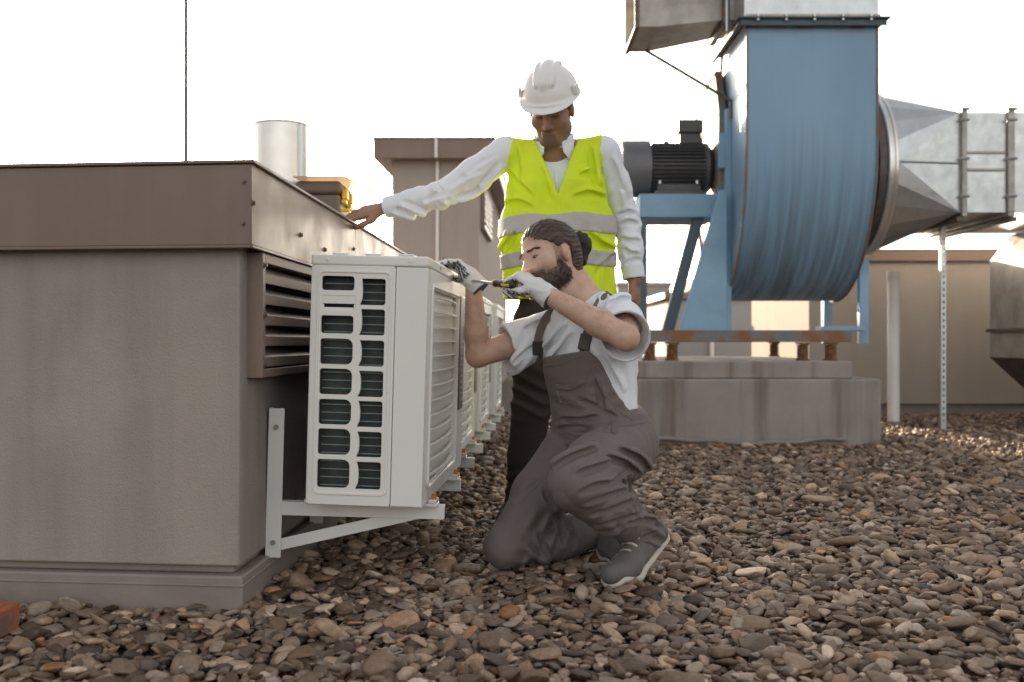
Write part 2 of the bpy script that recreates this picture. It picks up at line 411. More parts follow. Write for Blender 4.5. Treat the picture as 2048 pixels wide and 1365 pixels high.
# things standing on its roof
ZR = 1.198
mb = MB().cyl(W(372, 325, 5.0).xy.to_3d() + Vector((0,0,ZR)), W(372, 325, 5.0).xy.to_3d() + Vector((0,0,1.99)), 0.011, n=8)
mb.cyl(W(372, 325, 5.0).xy.to_3d() + Vector((0,0,1.99)), W(372, 325, 5.0).xy.to_3d() + Vector((0,0,3.1)), 0.0095, n=8)
mast = thing('lightning_rod', 'thin grey lightning rod rising from the left roof', 'rod', (W(372,325,5.0).x, 5.0, ZR))
part('rod', mb, MAT['motor_cover'], mast, smooth='auto')
part('foot_plate', MB().cyl((mast.location.x, 5.0, ZR+0.0005), (mast.location.x, 5.0, ZR+0.02), 0.05, 0.04, n=16), MAT['galv_dull'], mast, smooth='auto')

vx, vd, vr = -0.996, 4.3, 0.111
vent = thing('vent_pipe', 'wide pale steel vent pipe standing open on the left roof', 'vent', (vx, vd, ZR))
part('pipe', MB().lathe([(vr, ZR+0.001), (vr, 1.645), (vr+0.003, 1.648), (vr+0.003, 1.655), (vr-0.002, 1.655), (vr-0.002, ZR+0.001)], 40, Matrix.Translation((vx, vd, 0)), closed=True), MAT['steel'], vent, smooth='auto')
part('seam_strip', MB().box((vx+0.086, vd-0.0705, ZR+0.004), (vx+0.098, vd-0.052, 1.642)), MAT['galv'], vent, bevel=0.002)
part('base_flange', MB().lathe([(vr+0.001, ZR+0.0006), (vr+0.05, ZR+0.0006), (vr+0.05, ZR+0.004), (vr+0.001, ZR+0.01)], 40, Matrix.Translation((vx, vd, 0)), closed=True), MAT['galv_dull'], vent, smooth='auto')

case = thing('tool_case', 'dark brown tool case with yellow latches on the left roof edge', 'tool case', (-0.81, 4.32, ZR))
part('case_body', MB().box((-0.905, 4.17, ZR+0.001), (-0.722, 4.46, 1.335)), MAT['case'], case, bevel=0.012)
part('case_lid', MB().box((-0.908, 4.167, 1.337), (-0.719, 4.463, 1.392)), MAT['case'], case, bevel=0.014)
for y in (4.20, 4.33):
    part('latch', MB().box((-0.7215, y, 1.30), (-0.700, y+0.045, 1.318)).box((-0.7185, y, 1.3182), (-0.695, y+0.045, 1.362)), MAT['yellow'], case, bevel=0.004)
hp = [(-0.7205, 4.14, 1.27), (-0.69, 4.14, 1.272), (-0.672, 4.155, 1.272), (-0.668, 4.20, 1.272), (-0.668, 4.30, 1.272), (-0.672, 4.345, 1.272), (-0.69, 4.36, 1.27), (-0.7205, 4.36, 1.27)]
hp = [(x, y+0.06, z) for x, y, z in hp]
part('handle', MB().tube(hp, 0.008, 10), MAT['yellow'], case, smooth='auto')
#part('front_latch', MB().box((-0.86, 4.158, 1.32), (-0.82, 4.1665, 1.36)), MAT['yellow'], case, bevel=0.003)
brd = MB().prism([(-0.905, 4.11), (-0.688, 4.11), (-0.612, 4.58), (-0.842, 4.58)], 1.3955, 1.4015)
tag(part('flat_board', brd, MAT['board'], bevel=0.002), 'thin flat tan board lying on top of the tool case', 'board')

# ------------------------------------------------------------------ tall enclosure behind
FX = -0.40
foot2 = [(FX, 12.0), (FX+0.3, 20.0), (-1.45+0.3, 20.0), (-1.45, 12.0)]
enc2 = thing('stair_enclosure', 'tall stucco enclosure with brown fascia behind the standing man', 'enclosure', (-0.8, 15, -0.03))
part('wall', MB().prism(foot2, -0.03, 2.92), MAT['far_wall'], enc2, bevel=0.01)
part('fascia', MB().prism(offset(foot2, 0.19), 2.89, 3.12), MAT['fascia'], enc2, bevel=0.004)
part('roof_sheet', MB().prism(offset(foot2, 0.21), 3.121, 3.14), MAT['fascia'], enc2, bevel=0.003)
cx = W(872, 400, 11.78).x
part('conduit', MB().cyl((cx, 11.975, 0.2), (cx, 11.975, 2.885), 0.018, n=10).cyl((cx, 11.785, 2.893), (cx, 11.785, 3.20), 0.018, n=10), MAT['white_pvc'], enc2, smooth='auto')
louvre(enc2, 12.25, 13.9, 2.10, 2.62, lambda d: FX + 0.0375*(d-12.0), 0.06, 6, MAT['louvre'], screws=False, mat_sl=MAT['white_pvc'])
rv = thing('roof_vent', 'small white vent cap on the tall enclosure roof', 'vent', (W(918, 280, 12.6).x, 12.6, 3.141))
part('cap', MB().box((rv.location.x-0.10, 12.5, 3.17), (rv.location.x+0.10, 12.7, 3.225)), MAT['white_pvc'], rv, bevel=0.012)
part('stem', MB().cyl((rv.location.x, 12.6, 3.1415), (rv.location.x, 12.6, 3.1695), 0.07, n=16), MAT['white_pvc'], rv, smooth='auto')

# ------------------------------------------------------------------ enclosure behind the fan, on the right
foot3 = [(2.91, 9.75), (8.5, 9.75), (8.5, 12.1), (2.91, 12.1)]
enc3 = thing('back_enclosure', 'long low brown grey enclosure behind the blue fan', 'enclosure', (5.5, 11, -0.03))
part('wall', MB().prism(foot3, 0.10, 1.53), MAT['far_wall'], enc3, bevel=0.01)
part('plinth', MB().prism(offset(foot3, -0.03), -0.03, 0.0995), MAT['membrane'], enc3)
part('fascia', MB().prism(offset(foot3, 0.05), 1.50, 1.60), MAT['fascia'], enc3, bevel=0.003)
part('roof_sheet', MB().prism(offset(foot3, 0.06), 1.601, 1.615), MAT['fascia'], enc3, bevel=0.002)

# far buildings in the gaps
b = thing('distant_building', 'flat grey building far away beside the standing man hand', 'building', (4.0, 34, -0.03))
part('wall', MB().box((3.4, 32, -0.03), (5.10, 37, 2.48)), MAT['far_grey'], b, bevel=0.02)
part('parapet', MB().box((3.35, 31.95, 2.481), (5.15, 37.05, 2.62)), MAT['far_grey'], b, bevel=0.02)
part('ledge', MB().box((3.38, 31.75, 1.40), (5.12, 31.9995, 1.62)), MAT['far_wall'], b, bevel=0.02)
b = thing('distant_house', 'small pale house with sloping roof far behind the fan stand', 'house', (5.8, 30, -0.03))
part('wall', MB().box((4.40, 28.5, -0.03), (7.4, 33, 1.66)), MAT['far_cream'], b, bevel=0.02)
part('roof', MB().add([(4.3,28.4,1.661),(7.5,28.4,1.661),(7.5,33.1,1.661),(4.3,33.1,1.661),(5.9,28.4,2.75),(5.9,33.1,2.75)], [(3,2,1,0),(0,1,4),(2,3,5),(1,2,5,4),(3,0,4,5)]), MAT['tile'], b)
b = thing('grey_shed', 'plain grey wall of a far shed seen under the fan', 'shed', (3.2, 17, -0.03))
part('wall', MB().box((2.35, 15.0, -0.03), (4.2, 18, 1.35)), MAT['far_grey'], b, bevel=0.02)
part('roof', MB().box((2.28, 14.9, 1.3505), (4.3, 18.1, 1.45)), MAT['fascia'], b, bevel=0.01)
part('downpipe', MB().cyl((3.0, 14.95, -0.03), (3.0, 14.95, 1.345), 0.035, n=10), MAT['white_pvc'], b, smooth='auto')
par = thing('roof_parapet', 'low grey parapet wall along the far edge of the roof', 'wall', (0, 24.2, -0.03))
part('parapet_wall', MB().box((-40, 24.0, -0.03), (40, 24.3, 0.82)), MAT['far_wall'], par)
part('coping', MB().box((-40, 23.95, 0.8205), (40, 24.35, 0.88)), MAT['fascia'], par, bevel=0.006)
# ------------------------------------------------------------------ air conditioners on wall brackets
AC_W, AC_L, AC_H = 0.334, 1.0, 0.712      # depth of unit (x), length (y), height (z)
def build_ac():
    t = thing('air_conditioner', '', 'air conditioner')
    k = 1/703.0
    Mend = Matrix(((1,0,0,0),(0,0,-1,0),(0,1,0,0),(0,0,0,1)))       # plate xy -> local x,z facing -y
    def end_matrix(y): return Matrix.Translation((0, y, 0)) @ Mend
    def zz(py): return (1014-py)*k
    x0 = 0.0
    holes = []
    Lc = [(555,585),(634,671),(680,733),(740,793),(801,853),(860,913),(921,979)]
    for i,(a,b_) in enumerate(Lc):
        r = 6*k
        big = 14*k if i > 1 else 7*k
        holes.append(rrect(21*k, zz(b_), 88*k, zz(a), r, 5, (r, big, big, r)))
    Rc = [(559,613),(620,673),(682,735),(743,796),(803,856),(864,916),(924,980)]
    for i,(a,b_) in enumerate(Rc):
        z0, z1 = zz(b_), zz(a); r = 6*k
        pts = rrect(104*k, z0, 151*k, z1, r, 4)
        # left edge waves in (concave), lower-left corner reaches out
        right = [p for p in pts if p[0] > 120*k]
        left = []
        for j in range(9):
            f = j/8; zc = z1 - (z1-z0)*f
            wob = (3*k if i > 1 else 2*k)*math.sin(math.pi*f) - 3.5*k*max(0, f-0.75)/0.25 - (1.5*k*max(0, 0.2-f)/0.2 if i > 1 else 0)
            left.append((101.5*k + wob, zc))
        holes.append(right + left)
    handle = rrect(23*k, zz(625), 91*k, zz(594), 3*k, 3)
    # raised end panel with the openings
    plate('end_panel', rrect(4*k, 0.004, 169*k, AC_H-0.031, 0.006, 3), holes + [handle], 0.008, end_matrix(0.004), MAT['ac_white'], t, bevel=0.0012, local=True)
    plate('panel_rim', rrect(14*k, zz(991), 163*k, zz(545), 0.018, 6), [rrect(17*k, zz(988), 160*k, zz(548), 0.016, 6)], 0.003, end_matrix(-0.002), MAT['ac_white'], t, bevel=0.0012, local=True)
    # handle pocket
    part('handle', MB().box((23.2*k, 0.0005, zz(611)), (90.8*k, 0.004, zz(594.3))).box((23.2*k, 0.004, zz(624.7)), (90.8*k, 0.03, zz(618)))
         .box((23.2*k, 0.0005, zz(624.7)), (27*k, 0.004, zz(612))).box((87*k, 0.0005, zz(624.7)), (90.8*k, 0.004, zz(612))), MAT['ac_white'], t, bevel=0.001, local=True)
    # casing: front pillar, back strip, far end, base, roof under lid
    cs = MB()
    cs.box((171*k, 0.0, 0.004), (AC_W-0.001, 0.05, AC_H-0.031))                     # front-corner pillar
    cs.box((0.0, 0.0, 0.004), (3.5*k, 0.03, AC_H-0.031))
    cs.box((0.0, 0.955, 0.004), (AC_W-0.001, AC_L, AC_H-0.031))                      # far end
    cs.box((0.002, 0.0085, 0.0), (AC_W-0.002, AC_L-0.002, 0.0038))                   # base pan
    part('casing', cs, MAT['ac_white'], t, bevel=0.004, local=True, seg=3)
    # dark coil behind the openings and the guard wires
    part('coil', MB().box((0.008, 0.045, 0.006), (0.236, 0.94, AC_H-0.034)), MAT['ac_dark'], t, local=True)
    w0 = MB().cyl((0.035, 0.022, 0), (0.236, 0.022, 0), 0.0016, n=6).mesh('guard_wire')
    w0.materials.append(MAT['wire_green'])
    z = zz(975)
    while z < zz(558):
        o = bpy.data.objects.new('guard_wire', w0); COL.objects.link(o); o.parent = t; o.location = (0, 0, z); z += 16.2*k
    for xx in (0.1, 0.2):
        part('guard_upright', MB().cyl((xx, 0.026, 0.008), (xx, 0.026, AC_H-0.036), 0.0018, n=6), MAT['ac_dark'], t, local=True)
    # front: frame with a big opening, recessed pan and bowed slats, like a dish
    Mfr = Matrix(((0,0,1,0),(1,0,0,0),(0,1,0,0),(0,0,0,1)))                          # plate xy -> y,z facing +x
    f0, f1, g0, g1 = 0.085, 0.735, 0.055, AC_H-0.085
    plate('front_panel', [(0.0505, 0.004), (0.9545, 0.004), (0.9545, AC_H-0.031), (0.0505, AC_H-0.031)],
          [rrect(f0, g0, f1, g1, 0.02, 5)], 0.006, Matrix.Translation((AC_W-0.0045, 0, 0)) @ Mfr, MAT['ac_white'], t, bevel=0.001, local=True)
    part('front_rim', MB().tube([(AC_W+0.002, y, z) for y, z in rrect(f0-0.008, g0-0.008, f1+0.008, g1+0.008, 0.022, 5)] + [(AC_W+0.002, f0-0.008, g0+0.014)], 0.006, 6), MAT['ac_white'], t, smooth='auto', local=True)
    part('fan_pan', MB().box((AC_W-0.05, f0-0.01, g0-0.01), (AC_W-0.016, f1+0.01, g1+0.01)).box((AC_W-0.0158, f1+0.001, g0-0.01), (AC_W-0.008, f1+0.010, g1+0.01)), MAT['ac_grille'], t, local=True)
    ns = 13
    for i in range(ns):
        zc = g0 + (g1-g0)*(i+0.5)/ns
        prof = []
        for j in range(13):
            f = j/12; y = f0 - 0.004 + (f1-f0+0.008)*f
            prof.append((AC_W - 0.004 + 0.020*math.sin(math.pi*f)**0.8, y, zc))
        mb = MB(); hh, dd = 0.0022, 0.012
        vs = []
        for x, y, zc_ in prof: vs += [(x, y, zc_-hh), (x, y, zc_+hh), (x-dd, y, zc_+hh), (x-dd, y, zc_-hh)]
        fs = [(4*j+q, 4*j+(q+1) % 4, 4*(j+1)+(q+1) % 4, 4*(j+1)+q) for j in range(12) for q in range(4)] + [(3,2,1,0), (48,49,50,51)]
        part('grille_slat', mb.add(vs, fs), MAT['ac_grille'], t, local=True)
    bd = part('badge', MB().box((AC_W-0.001, 0.775, 0.225), (AC_W+0.009, 0.905, AC_H-0.075)), MAT['ac_badge'], t, bevel=0.003, local=True)
    random.seed(4)
    for i in range(11):
        zc = 0.26 + i*0.021
        part('letter', MB().box((AC_W+0.0092, 0.82, zc), (AC_W+0.0098, 0.86, zc+0.004)).box((AC_W+0.0092, 0.82 if i % 2 else 0.856, zc+0.0042), (AC_W+0.0098, 0.824 if i % 2 else 0.86, zc+0.013)), MAT['ac_letter'], bd, local=True)
    # lid with rim, ribs and screws
    lid = part('top_cover', MB().box((-0.002, -0.002, AC_H-0.030), (AC_W+0.002, AC_L+0.002, AC_H)), MAT['ac_white'], t, bevel=0.006, local=True, seg=3)
    for x in (0.055, 0.150, 0.245):
        part('rib', MB().box((x, 0.012, AC_H+0.0002), (x+0.046, AC_L-0.012, AC_H+0.007)), MAT['ac_white'], lid, bevel=0.005, local=True)
    for x in (0.045, 0.283):
        part('screw', MB().cyl((x, -0.0022, AC_H-0.014), (x, -0.0045, AC_H-0.014), 0.0055, 0.004, n=10), MAT['ac_white'], lid, smooth='auto', local=True)
    for y in (0.24, 0.56, 0.88):
        part('screw', MB().cyl((AC_W+0.0022, y, AC_H-0.015), (AC_W+0.0045, y, AC_H-0.015), 0.005, 0.004, n=10), MAT['galv_dull'], lid, smooth='auto', local=True)
    part('drain_slot', MB().box((0.145, -0.0006, 0.030), (0.180, 0.0006, 0.032)), MAT['galv_dull'], t, local=True)
    # mounting feet with orange rubber bolts
    for y in (0.12, 0.67):
        ft = part('foot', MB().box((-0.03, y-0.028, -0.010), (AC_W+0.030, y+0.028, -0.0005)).box((AC_W+0.004, y-0.028, -0.0003), (AC_W+0.028, y-0.023, 0.012)).box((AC_W+0.004, y+0.023, -0.0003), (AC_W+0.028, y+0.028, 0.012)), MAT['bracket'], t, bevel=0.002, local=True)
        part('bolt', MB().cyl((AC_W+0.017, y, -0.0003), (AC_W+0.017, y, 0.006), 0.012, n=12).cyl((AC_W+0.017, y, 0.006), (AC_W+0.017, y, 0.026), 0.008, 0.007, n=8), MAT['orange_rubber'], ft, smooth='auto', local=True)
    return t

def build_bracket():
    "local origin: wall face at the arm's height; x out from the wall"
    t = thing('wall_bracket', '', 'bracket')
    A = 0.512
    part('post', MB().box((-0.012, -0.018, -0.165), (0.034, -0.014, 0.275)).box((-0.012, -0.0139, -0.165), (-0.007, 0.024, 0.275)), MAT['bracket'], t, bevel=0.0012, local=True)
    part('arm', MB().box((-0.0065, -0.013, -0.040), (A, -0.009, 0.0)).box((-0.0065, -0.0089, -0.004), (A, 0.026, 0.0)).box((A-0.004, -0.0089, -0.040), (A, 0.026, -0.0041)), MAT['bracket'], t, bevel=0.001, local=True)
    p0, p1 = Vector((0.0, 0, -0.135)), Vector((A-0.10, 0, -0.030)); ang = math.atan2(p1.z-p0.z, p1.x-p0.x)
    Mx = Matrix.Translation(p0) @ Matrix.Rotation(-ang, 4, 'Y'); L = (p1-p0).length
    part('brace', MB().box((-0.004, -0.0085, -0.017), (L+0.05, -0.005, 0.017), Mx).box((-0.004, -0.0049, -0.017), (L+0.05, 0.02, -0.0135), Mx), MAT['bracket'], t, bevel=0.001, local=True)
    for z in (0.22, -0.12):
        part('bolt', MB().cyl((0.011, -0.0181, z), (0.011, -0.024, z), 0.008, n=6), MAT['galv_dull'], t, smooth='auto', local=True)
    return t

acs = [(2.83, -0.2375, 0.060), (4.03, -0.222, 0.035), (5.20, -0.176, 0.035), (6.35, -0.113, 0.035)]
aclab = ['white air conditioner nearest the camera, its end grille facing us',
         'second air conditioner from the camera, behind the one being repaired',
         'third air conditioner from the camera in the wall row',
         'farthest of the four air conditioners along the wall']
brlab = [('front white bracket of the nearest air conditioner, mounted near the wall corner', 'rear white bracket of the nearest air conditioner, partly hidden below it'),
         ('front bracket under the second air conditioner', 'rear bracket under the second air conditioner'),
         ('front bracket under the third air conditioner', 'rear bracket under the third air conditioner'),
         ('front bracket under the farthest air conditioner', 'rear bracket under the farthest air conditioner')]
ac0 = build_ac(); br0 = build_bracket()
TILT = R(1.55)
for i, (d, xf, yaw) in enumerate(acs):
    o = ac0 if i == 0 else copy_tree(ac0)
    # local (AC_W, 0, .) is the near front corner; the foot of the unit sits at height .248
    rot = Euler((0, TILT, -math.atan(yaw)), 'XYZ'); o.rotation_euler = rot
    base = Vector((xf - AC_W - (0.016 if i == 0 else 0.0), d, 0.255)); o.location = base
    tag(o, aclab[i], 'air conditioner', 'air conditioners along the wall')
    for j, y in enumerate((0.12, 0.67)):
        q = br0 if (i == 0 and j == 0) else copy_tree(br0)
        dd = d + y; p = base + rot.to_matrix() @ Vector((0, y, -0.0105))
        xw = wall_x(dd) + 0.013
        # arm top passes just under the foot
        rise = (xw - p.x) * -math.tan(TILT)
        q.location = (xw, dd, p.z + rise - 0.001); q.rotation_euler = (0, TILT, 0)
        tag(q, brlab[i][j], 'bracket', 'white wall brackets')
# ------------------------------------------------------------------ concrete plinth and big blue fan
pl = thing('concrete_plinth', 'long stained concrete plinth under the blue fan', 'plinth', (1.6, 8, -0.03))
part('block', MB().box((0.62, 6.89, -0.03), (2.557, 9.35, 0.455)), MAT['concrete'], pl, bevel=0.012)
part('upper_step', MB().box((0.70, 7.0, 0.4555), (2.395, 9.25, 0.578)), MAT['concrete'], pl, bevel=0.01)

fan = thing('centrifugal_fan', 'huge weathered blue centrifugal fan on rusty spring mounts', 'fan', (2.0, 8.0, 0.58))
FX0, FX1, FY, FZ = 1.68, 2.60, 8.0, 2.08
# scroll housing profile in (y, z)
prof = [(7.1, 3.0), (7.1, 2.3)]
for i in range(0, 19):
    a = R(5 + i*10)            # from front going under to the back
    rr_y = 0.90 + 0.10*(i/18); rr_z = 1.09
    prof.append((FY - rr_y*math.cos(a), FZ + 0.1*(1-i/18) - rr_z*math.sin(a)*(1 if i < 10 else 1)))
for i in range(1, 7):
    a = R(i*15); prof.append((FY + 1.0*math.cos(a), FZ + 0.75*math.sin(a)))
prof += [(7.95, 3.0)]
n = len(prof)
vs = [(FX0, y, z) for y, z in prof] + [(FX1, y, z) for y, z in prof]
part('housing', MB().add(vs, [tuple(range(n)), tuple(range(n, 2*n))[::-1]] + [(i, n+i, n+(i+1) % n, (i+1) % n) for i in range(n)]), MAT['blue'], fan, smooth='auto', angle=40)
# edge lips along both side plates
for x, w in ((FX0, -0.012), (FX1, 0.012)):
    mb = MB(); vs = []; fs = []
    ctr = Vector((8.0, 2.1))
    for y, z in prof:
        q = Vector((y, z)); dirv = (q-ctr).normalized(); a = q - dirv*0.02; b_ = q + dirv*0.012
        vs += [(x, a.x, a.y), (x+w, a.x, a.y), (x+w, b_.x, b_.y), (x, b_.x, b_.y)]
    for i in range(n-1):
        for q in range(4): fs.append((4*i+q, 4*i+(q+1) % 4, 4*i+4+(q+1) % 4, 4*i+4+q))
    part('edge_lip', mb.add(vs, fs), MAT['rusty_frame'], fan)
# discharge flange with bolts
part('discharge_flange', MB().box((1.60, 7.02, 3.001), (2.675, 8.03, 3.012)).box((1.62, 7.045, 2.955), (2.655, 7.055, 3.0008)), MAT['blue_dark'], fan, bevel=0.002)
for i in range(5):
    x = 1.74 + i*0.2
    part('bolt', MB().cyl((x, 7.035, 2.985), (x, 7.035, 3.03), 0.012, n=6), MAT['galv'], fan, smooth='auto')
# side stiffeners and stand
part('side_plate_frame', MB().box((1.64, 7.62, 0.80), (1.6795, 7.70, 2.5)).box((1.585, 7.64, 2.05), (1.6395, 7.66, 2.32)), MAT['blue_pale'], fan, bevel=0.003)
part('bearing_arch', MB().add([(1.60,7.72,1.7),(1.60,8.30,1.7),(1.60,8.36,2.5),(1.60,8.18,2.85),(1.60,7.86,2.85),(1.60,7.70,2.5),
                               (1.66,7.72,1.7),(1.66,8.30,1.7),(1.66,8.36,2.5),(1.66,8.18,2.85),(1.66,7.86,2.85),(1.66,7.70,2.5)],
      [(0,1,2,3,4,5),(11,10,9,8,7,6)] + [(i,(i+6),6+(i+1) % 6,(i+1) % 6) for i in range(6)]), MAT['rusty_frame'], fan, bevel=0.004)
# motor pedestal
ped = part('pedestal', MB().box((0.99, 7.72, 1.68), (1.60, 8.28, 1.862)), MAT['blue_pale'], fan, bevel=0.006)
part('pedestal_leg', MB().box((0.99, 7.74, 0.80), (1.05, 7.80, 1.6795)), MAT['blue_dark'], fan, bevel=0.003)
part('pedestal_leg', MB().box((0.99, 8.20, 0.80), (1.05, 8.26, 1.6795)), MAT['blue_dark'], fan, bevel=0.003)
for y in (7.80,):
    a, b_ = Vector((1.46, y, 1.70)), Vector((1.22, y, 0.80)); dv = Vector((0.045, 0, 0))
    part('diagonal', MB().add([a-dv+Vector((0,-.03,0)), a+dv+Vector((0,-.03,0)), b_+dv+Vector((0,-.03,0)), b_-dv+Vector((0,-.03,0)), a-dv+Vector((0,.03,0)), a+dv+Vector((0,.03,0)), b_+dv+Vector((0,.03,0)), b_-dv+Vector((0,.03,0))],
         [(3,2,1,0),(4,5,6,7),(0,1,5,4),(1,2,6,5),(2,3,7,6),(3,0,4,7)]), MAT['blue_dark'], fan, bevel=0.003)
part('gusset', MB().add([(1.26,7.50,0.80),(1.62,7.50,0.80),(1.62,7.50,1.86),(1.57,7.50,1.86),(1.26,7.56,0.80),(1.62,7.56,0.80),(1.62,7.56,1.86),(1.57,7.56,1.86)],
     [(0,1,2,3),(7,6,5,4),(0,4,5,1),(1,5,6,2),(2,6,7,3),(3,7,4,0)]), MAT['blue_pale'], fan, bevel=0.004)
part('rear_leg', MB().box((2.62, 7.50, 0.70), (2.69, 7.56, 1.35)), MAT['blue_pale'], fan, bevel=0.003)
part('rear_leg', MB().box((2.62, 8.36, 0.70), (2.69, 8.44, 1.35)), MAT['blue_pale'], fan, bevel=0.003)
part('foot_beam', MB().box((2.30, 7.40, 0.7985), (2.62, 7.55, 0.83)), MAT['blue_pale'], fan, bevel=0.003)
# base frame: two long channels, cross members
part('base_frame', MB().box((0.72, 7.05, 0.712), (2.41, 7.13, 0.797)).box((0.72, 8.85, 0.712), (2.41, 8.93, 0.797)).box((0.74, 7.1305, 0.715), (0.84, 8.8495, 0.794)).box((2.28, 7.1305, 0.715), (2.40, 8.8495, 0.794)).box((1.55, 7.1305, 0.715), (1.66, 8.8495, 0.794)), MAT['rusty_frame'], fan, bevel=0.004)
# spring mounts
sp = MB(); pts = []
for i in range(0, 73):
    a = 2*math.pi*i/12; pts.append((0.036*math.cos(a), 0.036*math.sin(a), 0.008 + 0.104*i/72))
spm = MB().tube(pts, 0.0075, 6).cyl((0,0,0.0), (0,0,0.010), 0.052, n=14).cyl((0,0,0.115), (0,0,0.1285), 0.052, n=14).cyl((0,0,0.010), (0,0,0.115), 0.022, n=10).mesh('spring_mount')
spm.materials.append(MAT['rust'])
spm.polygons.foreach_set('use_smooth', [True]*len(spm.polygons)); spm.set_sharp_from_angle(angle=R(40))
for x, y in ((0.98,7.09),(1.14,7.09),(2.07,7.09),(2.27,7.09),(0.80,8.89),(2.34,8.89)):
    o = bpy.data.objects.new('spring_mount', spm); COL.objects.link(o); o.parent = fan; o.location = Vector((x, y, 0.5815)) - fan.location
# motor
MY, MZ = 8.0, 2.10
def ax(x, r): return (r, x)
Mx = Matrix.Translation((0, MY, MZ)) @ Matrix(((0,0,1,0),(0,1,0,0),(-1,0,0,0),(0,0,0,1)))
mo = part('motor', MB().lathe([(0.19, 1.10), (0.19, 1.52), (0.205, 1.525), (0.205, 1.555), (0.15, 1.60), (0.06, 1.615), (0.05, 1.6)], 36, Mx), MAT['motor'], fan, smooth='auto')
part('fan_cover', MB().lathe([(0.15, 0.855), (0.215, 0.87), (0.228, 0.89), (0.228, 1.095), (0.20, 1.0985)], 40, Mx), MAT['motor_cover'], mo, smooth='auto')
for i in range(44):
    a = 2*math.pi*i/44
    if math.sin(a) > 0.86 or math.sin(a) < -0.9: continue
    rot = Matrix.Translation((0, MY, MZ)) @ Matrix.Rotation(a, 4, 'X')
    part('cooling_fin', MB().box((1.105, 0.186, -0.003), (1.515, 0.222, 0.003), rot), MAT['motor'], mo)
part('terminal_box', MB().box((1.33, MY-0.11, MZ+0.185), (1.50, MY+0.11, MZ+0.27)).box((1.318, MY-0.125, MZ+0.2705), (1.512, MY+0.125, MZ+0.375)), MAT['motor'], mo, bevel=0.01)
part('motor_foot', MB().box((1.12, MY-0.22, 1.8625), (1.50, MY+0.22, 1.90)).box((1.14, MY-0.20, 1.9005), (1.48, MY+0.20, 1.95)), MAT['motor'], mo, bevel=0.005)
for x in (1.16, 1.45):
    part('bolt', MB().cyl((x, MY-0.205, 1.9505), (x, MY-0.205, 1.975), 0.014, n=6), MAT['galv'], mo, smooth='auto')
part('eye_bolt', MB().cyl((1.24, MY, MZ+0.186), (1.24, MY, MZ+0.225), 0.02, n=10), MAT['motor'], mo, smooth='auto')
cab = [(1.47, MY-0.05, 2.47), (1.49, MY-0.06, 2.55), (1.54, MY-0.08, 2.70), (1.58, MY-0.10, 2.81), (1.625, MY-0.12, 2.86), (1.66, MY-0.14, 2.80), (1.672, MY-0.15, 2.70), (1.674, MY-0.2, 2.5)]
part('cable', MB().tube(cab, 0.007, 6), MAT['motor'], mo, smooth='auto')
# inlet collar on the right
Mi = Matrix.Translation((0, FY, 2.05)) @ Matrix(((0,0,1,0),(0,1,0,0),(-1,0,0,0),(0,0,0,1)))
part('inlet_collar', MB().lathe([(0.60, 2.605), (0.62, 2.61), (0.62, 2.72), (0.60, 2.725)], 56, Mi), MAT['rust'], fan, smooth='auto')
part('flexible_sleeve', MB().lathe([(0.595, 2.7255), (0.63, 2.728), (0.635, 2.78), (0.62, 2.785)], 56, Mi), MAT['dark_steel'], fan, smooth='auto')

# ------------------------------------------------------------------ ducts
idu = thing('intake_duct', 'galvanised intake duct joining the fan on the right', 'duct', (4.5, 8.2, 1.68))
prf = [(0.600, 2.786)]
for i in range(2):
    x = 2.787 + i*0.045; prf += [(0.638, x), (0.648, x+0.008), (0.648, x+0.026), (0.638, x+0.034)]
part('clamp_ring', MB().lathe(prf + [(0.60, 2.885)], 64, Mi), MAT['steel'], idu, smooth='auto')
# round-to-square transition, faceted like folded sheet
DX, D0, D1, Z0, Z1 = 3.36, 7.45, 8.9, 1.68, 2.43
N = 6
circ = []
for i in range(4*N):
    a = R(-135) + 2*math.pi*i/(4*N); circ.append((FY + 0.63*math.cos(a), 2.05 + 0.63*math.sin(a)))
cor = [(D0, Z0), (D1, Z0), (D1, Z1), (D0, Z1)]
vs = [(2.865, y, z) for y, z in circ] + [(DX, y, z) for y, z in cor]; fs = []
nb = 4*N
for c in range(4):
    ci = nb + c
    for j in range(-N//2, N//2):
        p, q = (c*N + j) % nb, (c*N + j + 1) % nb; fs.append((p, ci, q))
    fs.append(((c*N + N//2) % nb, ci, nb + (c+1) % 4))
part('transition', MB().add(vs, fs), MAT['galv'], idu)
part('seam_bead', MB().cyl((2.875, 7.366, 2.05), (DX, 7.444, 2.05), 0.008, n=8), MAT['galv'], idu, smooth='auto')
def duct_box(x0, x1, parent):
    part('duct_section', MB().box((x0, D0, Z0), (x1, D1, Z1)), MAT['galv'], parent, bevel=0.003)
def flange_ring(x, parent, w=0.018, proud=0.03):
    part('flange', MB().box((x-w, D0-proud, Z1-0.001), (x+w, D1+proud, Z1+proud)).box((x-w, D0-proud, Z0-proud), (x+w, D1+proud, Z0+0.001))
         .box((x-w, D0-proud, Z0+0.0015), (x+w, D0+0.001, Z1-0.0015)).box((x-w, D1-0.001, Z0+0.0015), (x+w, D1+proud, Z1-0.0015)), MAT['galv_dull'], parent, bevel=0.003)
    for z in (Z0+0.12, Z0+0.40, Z1-0.06, Z1+0.02):
        part('bolt', MB().cyl((x-w-0.012, D0-proud-0.004, z), (x+w+0.012, D0-proud-0.004, z), 0.011, n=6), MAT['galv'], parent, smooth='auto')
duct_box(DX+0.036, 3.70, idu); flange_ring(DX+0.016, idu); flange_ring(3.725, idu, 0.024); duct_box(3.751, 6.6, idu)
